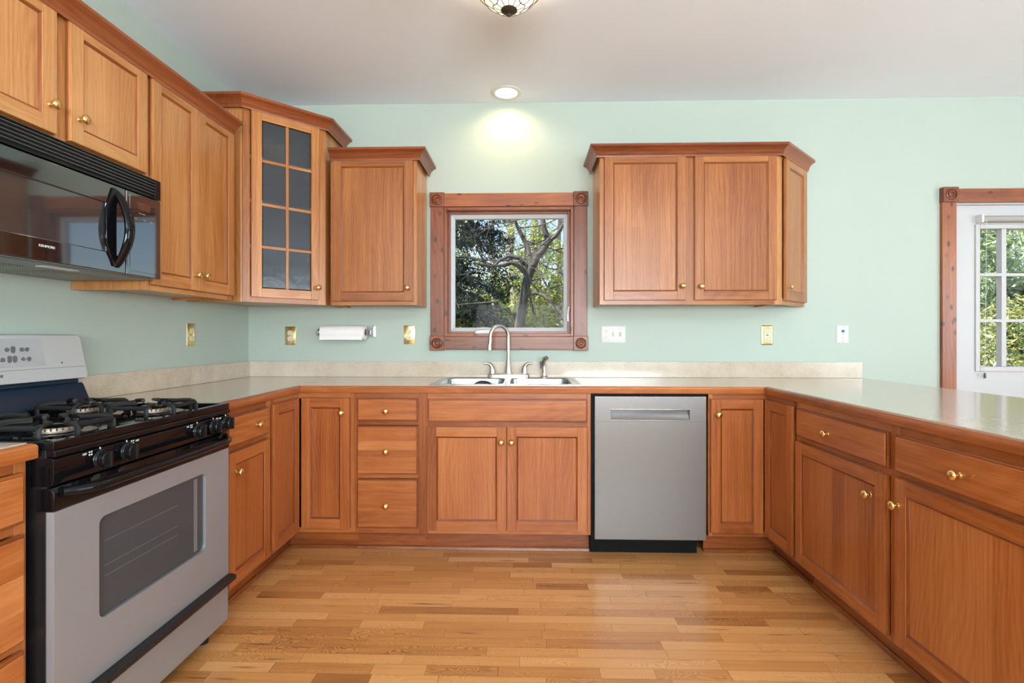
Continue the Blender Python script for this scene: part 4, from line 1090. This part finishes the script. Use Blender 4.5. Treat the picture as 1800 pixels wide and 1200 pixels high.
for s_ in (-1, 1): m.lathe([(.003, 0), (.002, .001), (0, .001)], c=(0, -.0064, s_*.048), axis='-y', seg=10)
m.build('screws', BRASS, r)
r = thing('switch_plate', 'white triple plate with an outlet and two toggle switches', 'switch', (2.4065, 0, 1.1935), 0, G_OUT)
plate(r, .158, .112, WHITE_PL, .006, .006); duplex(r, -.046, 0, ALMOND)
for x in (0, .046):
    m = MB(); m.hexa([(x-.005, -.006, -.012), (x+.005, -.006, -.012), (x+.005, -.006, .012), (x-.005, -.006, .012), (x-.004, -.0165, .004), (x+.004, -.0165, .004), (x+.004, -.015, .011), (x-.004, -.015, .011)])
    m.build('toggle', ALMOND, r, bevel=.001)
    m = MB(); m.box(x-.0062, x+.0062, -.0064, -.0058, -.0135, .0135); m.build('toggle_slot', mat('toggle_slot_tan', (.30, .22, .12), .5), r)
    m = MB()
    for s_ in (-1, 1): m.lathe([(.0028, 0), (.002, .001), (0, .001)], c=(x, -.006, s_*.030), axis='-y', seg=10)
    m.build('screws', ALMOND, r)
r = thing('jack_plate', 'white wall plate with a blue jack and two cable sockets', 'wall plate', (3.873, 0, 1.192), 0, G_OUT)
plate(r, .073, .112, WHITE_PL, .006, .006)
m = MB(); m.box(-.0085, .0085, -.009, -.005, .013, .030); m.build('phone_jack', BLUEJACK, r, bevel=.001)
for z in (-.001, -.024):
    m = MB(); m.lathe([(.0065, 0), (.0065, .003), (.0045, .003), (.0045, .010), (0, .010)], c=(0, -.0058, z), axis='-y', seg=6); m.build('cable_socket', BRASS, r)
m = MB()
for s_ in (-1, 1): m.lathe([(.0028, 0), (.002, .001), (0, .001)], c=(0, -.006, s_*.045), axis='-y', seg=10)
m.build('screws', DARKGREY, r)

# ------------------------------------------------------------------ paper towel
h = thing('towel_holder', 'chrome wall-mounted holder carrying the paper towel roll', 'holder', (.67, -.07, 1.205)); ho = (.67, -.07, 1.205)
for x, s_ in ((.498, 1), (.842, -1)):
    m = MB(); m.prism([(0, 1.178), (0, 1.248), (-.012, 1.248), (-.088, 1.224), (-.092, 1.190), (-.080, 1.184), (-.012, 1.178)][::-1], 'x', x-.004, x+.004)
    m.box(x-.014 if s_ < 0 else x-.008, x+.010, -.012, -.0004, 1.176, 1.25)
    m.build('arm', CHROME, h, world=ho, bevel=.0015)
m = MB(); m.tube([(.502, -.070, 1.207), (.838, -.070, 1.207)], .009, 12); m.build('rod', CHROME, h, world=ho)
p = thing('paper_towel_roll', 'white paper towel roll on the wall holder left of the window', 'paper towel', (.663, -.07, 1.205)); po = (.663, -.07, 1.205)
m = MB(); R = .046; x0, x1 = .520, .806
prof = [(.021, x0), (R-.001, x0), (R, x0+.001), (R, x1-.001), (R-.001, x1), (.021, x1)]
n = 40; pts = []; fs = []
for i in range(n):
    a = 2*PI*i/n
    for r_, x in prof+[prof[0]]: pts.append((x, -.070+r_*math.cos(a), 1.205+r_*math.sin(a)))
q_ = len(prof)+1
for i in range(n):
    for k_ in range(q_-1): fs.append((i*q_+k_, i*q_+k_+1, ((i+1) % n)*q_+k_+1, ((i+1) % n)*q_+k_))
m._add(pts, fs, 0, None, .5); m.build('roll', TOWEL, p, world=po)
m = MB(); m.lathe([(.0205, x0+.0005), (.0205, x1-.0005)], c=(0, -.070, 1.205), axis='x', seg=24, closed=False); m.lathe([(.019, x1-.0005), (.019, x0+.0005)], c=(0, -.070, 1.205), axis='x', seg=24, closed=False)
m.build('cardboard_core', mat('cardboard', (.30, .22, .15), .8), p, world=po)
m = MB(); P = []
for i in range(9): a = -.15+1.25*i/8*0.95; P.append((-.070-R*1.005*math.cos(a), 1.205-R*1.005*math.sin(a)+0))
P = [(-.070-(R+.0006)*math.cos(a), 1.205-(R+.0006)*math.sin(a)) for a in [PI*.0+(PI*.18)*i/6-.1 for i in range(7)]]+[(-.112, 1.170), (-.1125, 1.158)]
Q = [(a-.0012, b) for a, b in P][::-1]
m.prism(P+Q, 'x', x0+.001, x1-.012); m.build('loose_sheet', TOWEL, p, world=po)

# ------------------------------------------------------------------ lamps
rl = thing('recessed_light', 'glowing recessed can light in the ceiling near the back wall', 'ceiling light', (recx, recy, CZ)); lo = (recx, recy, CZ)
m = MB(); m.lathe([(.068, .0), (.070, -.004), (.088, -.006), (.0965, -.003), (.0975, -.0004)], c=lo, seg=40, closed=False); m.build('trim_ring', WHITE_PL, rl, world=lo)
m = MB(); m.lathe([(.072, -.002), (.066, .010), (.062, .05), (.058, .10), (0, .104)], c=lo, seg=36, closed=False); m.build('reflector', mat('white_baffle', (.85, .83, .78), .35), rl, world=lo)
m = MB(); m.lathe([(0, .014), (.026, .017), (.036, .026), (.040, .040), (.032, .07), (.02, .100)], c=lo, seg=28); m.build('bulb', BULB, rl, world=lo)
lamp = light('recessed_spot', 'SPOT', (recx, recy, CZ-.012), (0, 0, 0), 7.5, (1, .74, .40), spot_size=math.radians(158), spot_blend=.7, shadow_soft_size=.05)
lamp.parent = rl; lamp.location = (0, 0, -.012)
TX, TY = 1.772, -1.28
tf = thing('ceiling_light', 'stained glass bowl ceiling light with dark bronze finial', 'ceiling light', (TX, TY, CZ)); to = (TX, TY, CZ)
m = MB(); m.lathe([(.085, -.0005), (.085, -.018), (.06, -.03), (.02, -.036), (.012, -.04)], c=to, seg=32); m.build('canopy', BRONZE, tf, world=to)
m = MB(); m.lathe([(.006, -.03), (.006, -.185)], c=to, seg=10); m.build('stem', BRONZE, tf, world=to)
# bowl: glass cells by ring, leading between
def bowl_r(t): return .168*t
def bowl_z(t): return -.203+4.7*bowl_r(t)**2
RINGS = [0.13, .36, .58, .80, 1.0]; NSEG = [12, 12, 18, 18]
m = MB(); ld = MB()
for ri in range(4):
    t0, t1, ns_ = RINGS[ri], RINGS[ri+1], NSEG[ri]; off = .5*(ri % 2)
    for k_ in range(ns_):
        a0, a1 = 2*PI*(k_+off)/ns_, 2*PI*(k_+1+off)/ns_; G = 4
        pts = []; fs = []
        for i in range(G+1):
            for j_ in range(G+1):
                t = t0+(t1-t0)*i/G; a = a0+(a1-a0)*j_/G
                pts.append((TX+bowl_r(t)*math.cos(a), TY+bowl_r(t)*math.sin(a), CZ+bowl_z(t)))
        for i in range(G):
            for j_ in range(G): fs.append((i*(G+1)+j_, (i+1)*(G+1)+j_, (i+1)*(G+1)+j_+1, i*(G+1)+j_+1))
        tn = random.uniform(.0, .45) if ri < 2 else (random.choice([.1, .3, .62, .8]) if ri == 2 else random.choice([.75, .9, .3]))
        m._add(pts, fs, 0, None, tn)
        ld.tube([(TX+bowl_r(t0+(t1-t0)*i/6)*math.cos(a0+(.06*math.sin(PI*i/6) if ri % 2 else 0)), TY+bowl_r(t0+(t1-t0)*i/6)*math.sin(a0+(.06*math.sin(PI*i/6) if ri % 2 else 0)), CZ+bowl_z(t0+(t1-t0)*i/6)) for i in range(7)], .0016, 6)
for t in RINGS:
    amp = .03 if 0.2 < t < .95 else 0
    ld.tube([(TX+bowl_r(t+amp*math.cos(6*2*PI*i/72))*math.cos(2*PI*i/72), TY+bowl_r(t+amp*math.cos(6*2*PI*i/72))*math.sin(2*PI*i/72), CZ+bowl_z(t+amp*math.cos(6*2*PI*i/72))) for i in range(73)], .0018, 6)
sh = m.build('glass_shade', ARTG, tf, world=to); ld.build('leading', BRONZE, sh, world=to)
m = MB(); m.lathe([(.033, -.196), (.034, -.200), (.028, -.206), (.014, -.210), (.008, -.212), (.0095, -.217), (.006, -.222), (.002, -.227), (0, -.228)], c=to, seg=24); m.build('finial', BRONZE, tf, world=to)
lamp = light('bowl_lamp', 'POINT', (0, 0, 0), (0, 0, 0), 3.6, (1, .86, .68), shadow_soft_size=.03); lamp.parent = tf; lamp.location = (0, .0, -.125)

# ------------------------------------------------------------------ garden
gd_ = MB().box(-14, 26, T+.02, 30, -.62, -.5).build('ground', GRASS); tag(gd_, 'garden ground outside the kitchen', None, kind='structure')
def leaves(m, centre, radii, n, size, tone=(0, 1), droop=0, aspect=.35):
    cx, cy, cz = centre
    for _ in range(n):
        while True:
            u, v, w_ = random.uniform(-1, 1), random.uniform(-1, 1), random.uniform(-1, 1)
            if u*u+v*v+w_*w_ <= 1: break
        p = Vector((cx+u*radii[0], cy+v*radii[1], cz+w_*radii[2]))
        d = Vector((random.gauss(0, 1), random.gauss(0, 1), random.gauss(-droop, .7))).normalized()
        s2 = d.orthogonal().normalized(); s2.rotate(Matrix.Rotation(random.uniform(0, 6.28), 3, d)); L = size*random.uniform(.6, 1.3)
        a = p; b = p+d*L*.5+s2*L*aspect*.5; c = p+d*L; e_ = p+d*L*.5-s2*L*aspect*.5
        m._add([a, b, c, e_], [(0, 1, 2, 3)], 0, None, random.uniform(*tone), smooth=False)
def branch(m, p, d, L, r, depth, out=None, spread=.6, lift=.05, kids=(2, 3)):
    p = Vector(p); d = Vector(d).normalized(); P = [p.copy()]; R = [r]; n = 5
    for i in range(n):
        d = (d+Vector((random.gauss(0, .14), random.gauss(0, .14), random.gauss(lift, .10)))).normalized()
        p = p+d*(L/n); P.append(p.copy()); R.append(r*(1-.55*(i+1)/n))
    m.tube(P, R, 6 if r > .01 else 4)
    if out is not None: out.append(P)
    if depth > 0:
        for _ in range(random.randint(*kids)):
            i = random.randint(2, n); a = Vector((random.gauss(0, 1), random.gauss(0, 1), random.gauss(0, 1)))
            branch(m, P[i], (d+a*spread), L*random.uniform(.5, .75), R[i]*.65, depth-1, out, spread, lift, kids)
GT = 'trees outside the sink window'
def tree_root(name, label, loc, group=GT): return thing(name, label, 'tree', loc, 0, group)
# bare forked tree, sunlit bark, just outside
random.seed(5)
r = tree_root('bare_tree', 'bare forked grey tree standing close outside the sink window', (1.66, 4.2, -.5)); w0 = (1.66, 4.2, -.5)
m = MB(); Y_ = 4.2
def limb(pts, r0, r1, ys=None):
    P = [(x, Y_+(ys[i] if ys else 0), z) for i, (x, z) in enumerate(pts)]; n = len(P)
    m.tube(P, [r0+(r1-r0)*i/(n-1) for i in range(n)], 10)
limb([(1.66, -.52), (1.69, .4), (1.70, 1.0), (1.73, 1.29), (1.84, 1.95), (1.92, 2.22)], .082, .064)
limb([(1.91, 2.15), (1.98, 2.33), (2.08, 2.45), (2.17, 2.59), (2.10, 2.78), (2.07, 3.01), (2.12, 3.5), (2.05, 4.1)], .064, .030, [0, .02, .05, .1, .12, .15, .3, .4])
limb([(2.15, 2.57), (2.27, 2.66), (2.37, 2.80), (2.48, 2.92), (2.75, 3.2)], .035, .015, [.1, .1, .05, 0, -.1])
limb([(1.92, 2.25), (1.84, 2.54), (1.75, 2.73), (1.70, 2.83), (1.63, 2.99), (1.5, 3.4)], .04, .018, [0, .05, .1, .1, .15, .2])
limb([(1.88, 2.20), (1.73, 2.32), (1.58, 2.34), (1.47, 2.28), (1.3, 2.1)], .042, .014, [0, -.05, -.1, -.15, -.2])
limb([(1.86, 2.08), (1.75, 2.19), (1.63, 2.24), (1.49, 2.19), (1.35, 2.17), (1.1, 2.2)], .045, .012, [0, -.08, -.15, -.2, -.3, -.4])
limb([(1.80, 1.80), (2.01, 1.81), (2.10, 1.76), (2.22, 1.65), (2.38, 1.44), (2.52, 1.34)], .035, .014, [0, -.1, -.15, -.2, -.3, -.4])
limb([(1.94, 2.20), (2.06, 2.05), (2.15, 1.86), (2.22, 1.55)], .022, .008, [0, -.1, -.2, -.3])
m.build('trunk', BARK, r, world=w0)
m = MB()
for x, z in ((1.55, 2.9), (1.3, 2.15), (1.45, 1.7), (2.45, 2.5), (2.3, 2.1), (1.95, 1.5), (1.8, 2.6), (2.1, 3.0), (2.2, 2.62), (2.3, 2.7), (2.0, 2.4), (1.7, 2.35), (1.6, 2.3), (1.5, 2.2), (2.05, 1.8), (2.3, 1.5), (2.1, 2.9), (1.72, 2.8), (1.75, 1.6), (2.2, 1.9), (1.9, 2.0), (2.35, 2.2)):
    branch(m, (x, Y_+random.uniform(-.2, .2), z), (random.gauss(0, 1), random.gauss(-.2, .6), random.gauss(.1, .6)), random.uniform(.6, 1.05), .012, 2, spread=.8)
m.build('twigs', BARK, r, world=w0)
# dark conifer on the left
random.seed(8)
r = tree_root('conifer_tree', 'dark green conifer with drooping boughs left outside the sink window', (.35, 6.2, -.5)); w0 = (.35, 6.2, -.5)
m = MB(); m.tube([(.35, 6.2, -.52), (.34, 6.2, 2), (.36, 6.2, 4.6)], [.16, .12, .03], 10)
bl_ = MB(); tips = []
for z in [(.6+.17*i) for i in range(23)]:
    L = max(.4, 1.75-.20*z)
    for k_ in range(4):
        a = random.uniform(0, 6.28); P = [(.35, 6.2, z)]
        for i in range(1, 7): t = i/6; P.append((.35+math.cos(a)*L*t, 6.2+math.sin(a)*L*t, z+.10*t-.42*t*t))
        m.tube(P, [.018*(1-.8*i/6) for i in range(7)], 5)
        for i in range(1, 7):
            cx, cy, cz = P[i]; leaves(bl_, (cx, cy, cz-.04), (.20, .20, .075), 64, .10, (0, .75), .8, .25)
m.build('trunk', BARK, r, world=w0); o = bl_.build('needles', NEEDLE, r, world=w0); o['kind'] = 'stuff'
# bamboo thicket
random.seed(21)
def clump(name, label, loc, spots, n, size, leafm, stem=BARK_P, tone=(0, 1), droop=.4, aspect=.3, h=3.4, group=GT):
    r = tree_root(name, label, loc, group); m = MB(); lv = MB()
    for cx, cy, hh in spots:
        P = [(cx, cy, -.52), (cx+random.gauss(0, .05), cy, hh*.5), (cx+random.gauss(0, .2), cy+random.gauss(0, .1), hh)]
        m.tube(P, [.020, .016, .006], 6)
        for k_ in range(n):
            t = random.uniform(.05, 1.05); leaves(lv, (cx+random.gauss(0, .28), cy+random.gauss(0, .25), -.5+(hh+.5)*t), (.22, .18, .18), 52, size, tone, droop, aspect)
    m.build('stems', stem, r, world=loc); o = lv.build('foliage', leafm, r, world=loc); o['kind'] = 'stuff'; return r
clump('bamboo_clump', 'tall yellow-green bamboo thicket right behind the bare tree', (2.5, 7.6, -.5), [(1.5+.28*i+random.gauss(0, .1), 7.4+random.uniform(0, 1.0), random.uniform(2.9, 4.0)) for i in range(11)], 44, .105, BAMBOO, aspect=.24)
clump('bamboo_clump', 'low bamboo growth filling the middle behind the bare tree', (.9, 8.6, -.5), [(-.6+.33*i+random.gauss(0, .1), 8.4+random.uniform(0, .9), random.uniform(2.2, 3.3)) for i in range(9)], 40, .105, BAMBOO, tone=(.0, .85), aspect=.24)
clump('leafy_shrub', 'low leafy green shrub under the conifer in the sink window view', (1.4, 6.2, -.5), [(.6+.3*i, 6.0+random.uniform(-.2, .3), random.uniform(.9, 1.5)) for i in range(9)], 30, .09, BAMBOO, tone=(0, .7))
for lb, x, y in (('slender pale trunk far behind the bare tree, left of its fork', .95, 11.0), ('second slender pale trunk behind, in the middle of the window', 1.45, 12.0), ('slender pale trunk behind the upper right limb', 2.15, 11.5), ('pale trunk at the right edge of the window view', 2.9, 12.5)):
    r = tree_root('pale_tree', lb, (x, y, -.5)); m = MB()
    m.tube([(x, y, -.52), (x+.05, y, 2.0), (x-.1, y, 4.0), (x+.1, y, 7)], [.13, .11, .085, .03], 8); m.build('trunk', BARK_P, r, world=(x, y, -.5))
    m = MB()
    for z in (2.2, 2.6, 3.0, 3.4, 3.8, 4.4): branch(m, (x, y, z), (random.gauss(0, 1), random.gauss(0, .5), .6), random.uniform(.9, 1.6), .03, 2, spread=.7)
    m.build('branches', BARK_P, r, world=(x, y, -.5))
# shrubs outside the garden door
GD = 'shrubs outside the garden door'
random.seed(31)
clump('garden_shrub', 'tall pale green leafy shrub filling the top door panes', (9.4, 5.2, -.5), [(7.8+.42*i+random.gauss(0, .1), 4.8+random.uniform(0, 1.2), random.uniform(3.0, 4.2)) for i in range(9)], 56, .115, BRIGHTL, group=GD)
clump('garden_shrub', 'yellow-green bush in the middle and low door panes', (7.9, 3.6, -.5), [(7.3+.26*i+random.gauss(0, .06), 3.4+random.uniform(0, .5), random.uniform(.9, 1.75)) for i in range(4)], 26, .085, YELLOWL, group=GD)
clump('garden_shrub', 'dark olive bush at the far side of the door view', (12.0, 8.0, -.5), [(10.0+.5*i+random.gauss(0, .1), 7.6+random.uniform(0, 1.2), random.uniform(2.2, 3.6)) for i in range(9)], 30, .17, OLIVEL, group=GD)
clump('garden_shrub', 'low yellow bush close outside the door', (6.3, 2.2, -.5), [(5.95+.22*i, 2.0+random.uniform(0, .4), random.uniform(.6, 1.0)) for i in range(4)], 26, .075, YELLOWL, group=GD)
# far hedge to close the view low down
random.seed(41)
for i, (x, y, lb) in enumerate(((-3.5, 15, 'far hedge tree left beyond the conifer'), (0.2, 16.5, 'far hedge tree behind the pale trunks'), (4.2, 16, 'far hedge tree beyond the bamboo'), (15.5, 13, 'far hedge tree beyond the door shrubs'))):
    clump('hedge_tree', lb, (x, y, -.5), [(x-1.8+.6*k_+random.gauss(0, .1), y+random.uniform(-.5, .5), random.uniform(2.4, 3.4)) for k_ in range(7)], 44, .32, OLIVEL, group='far hedge trees')
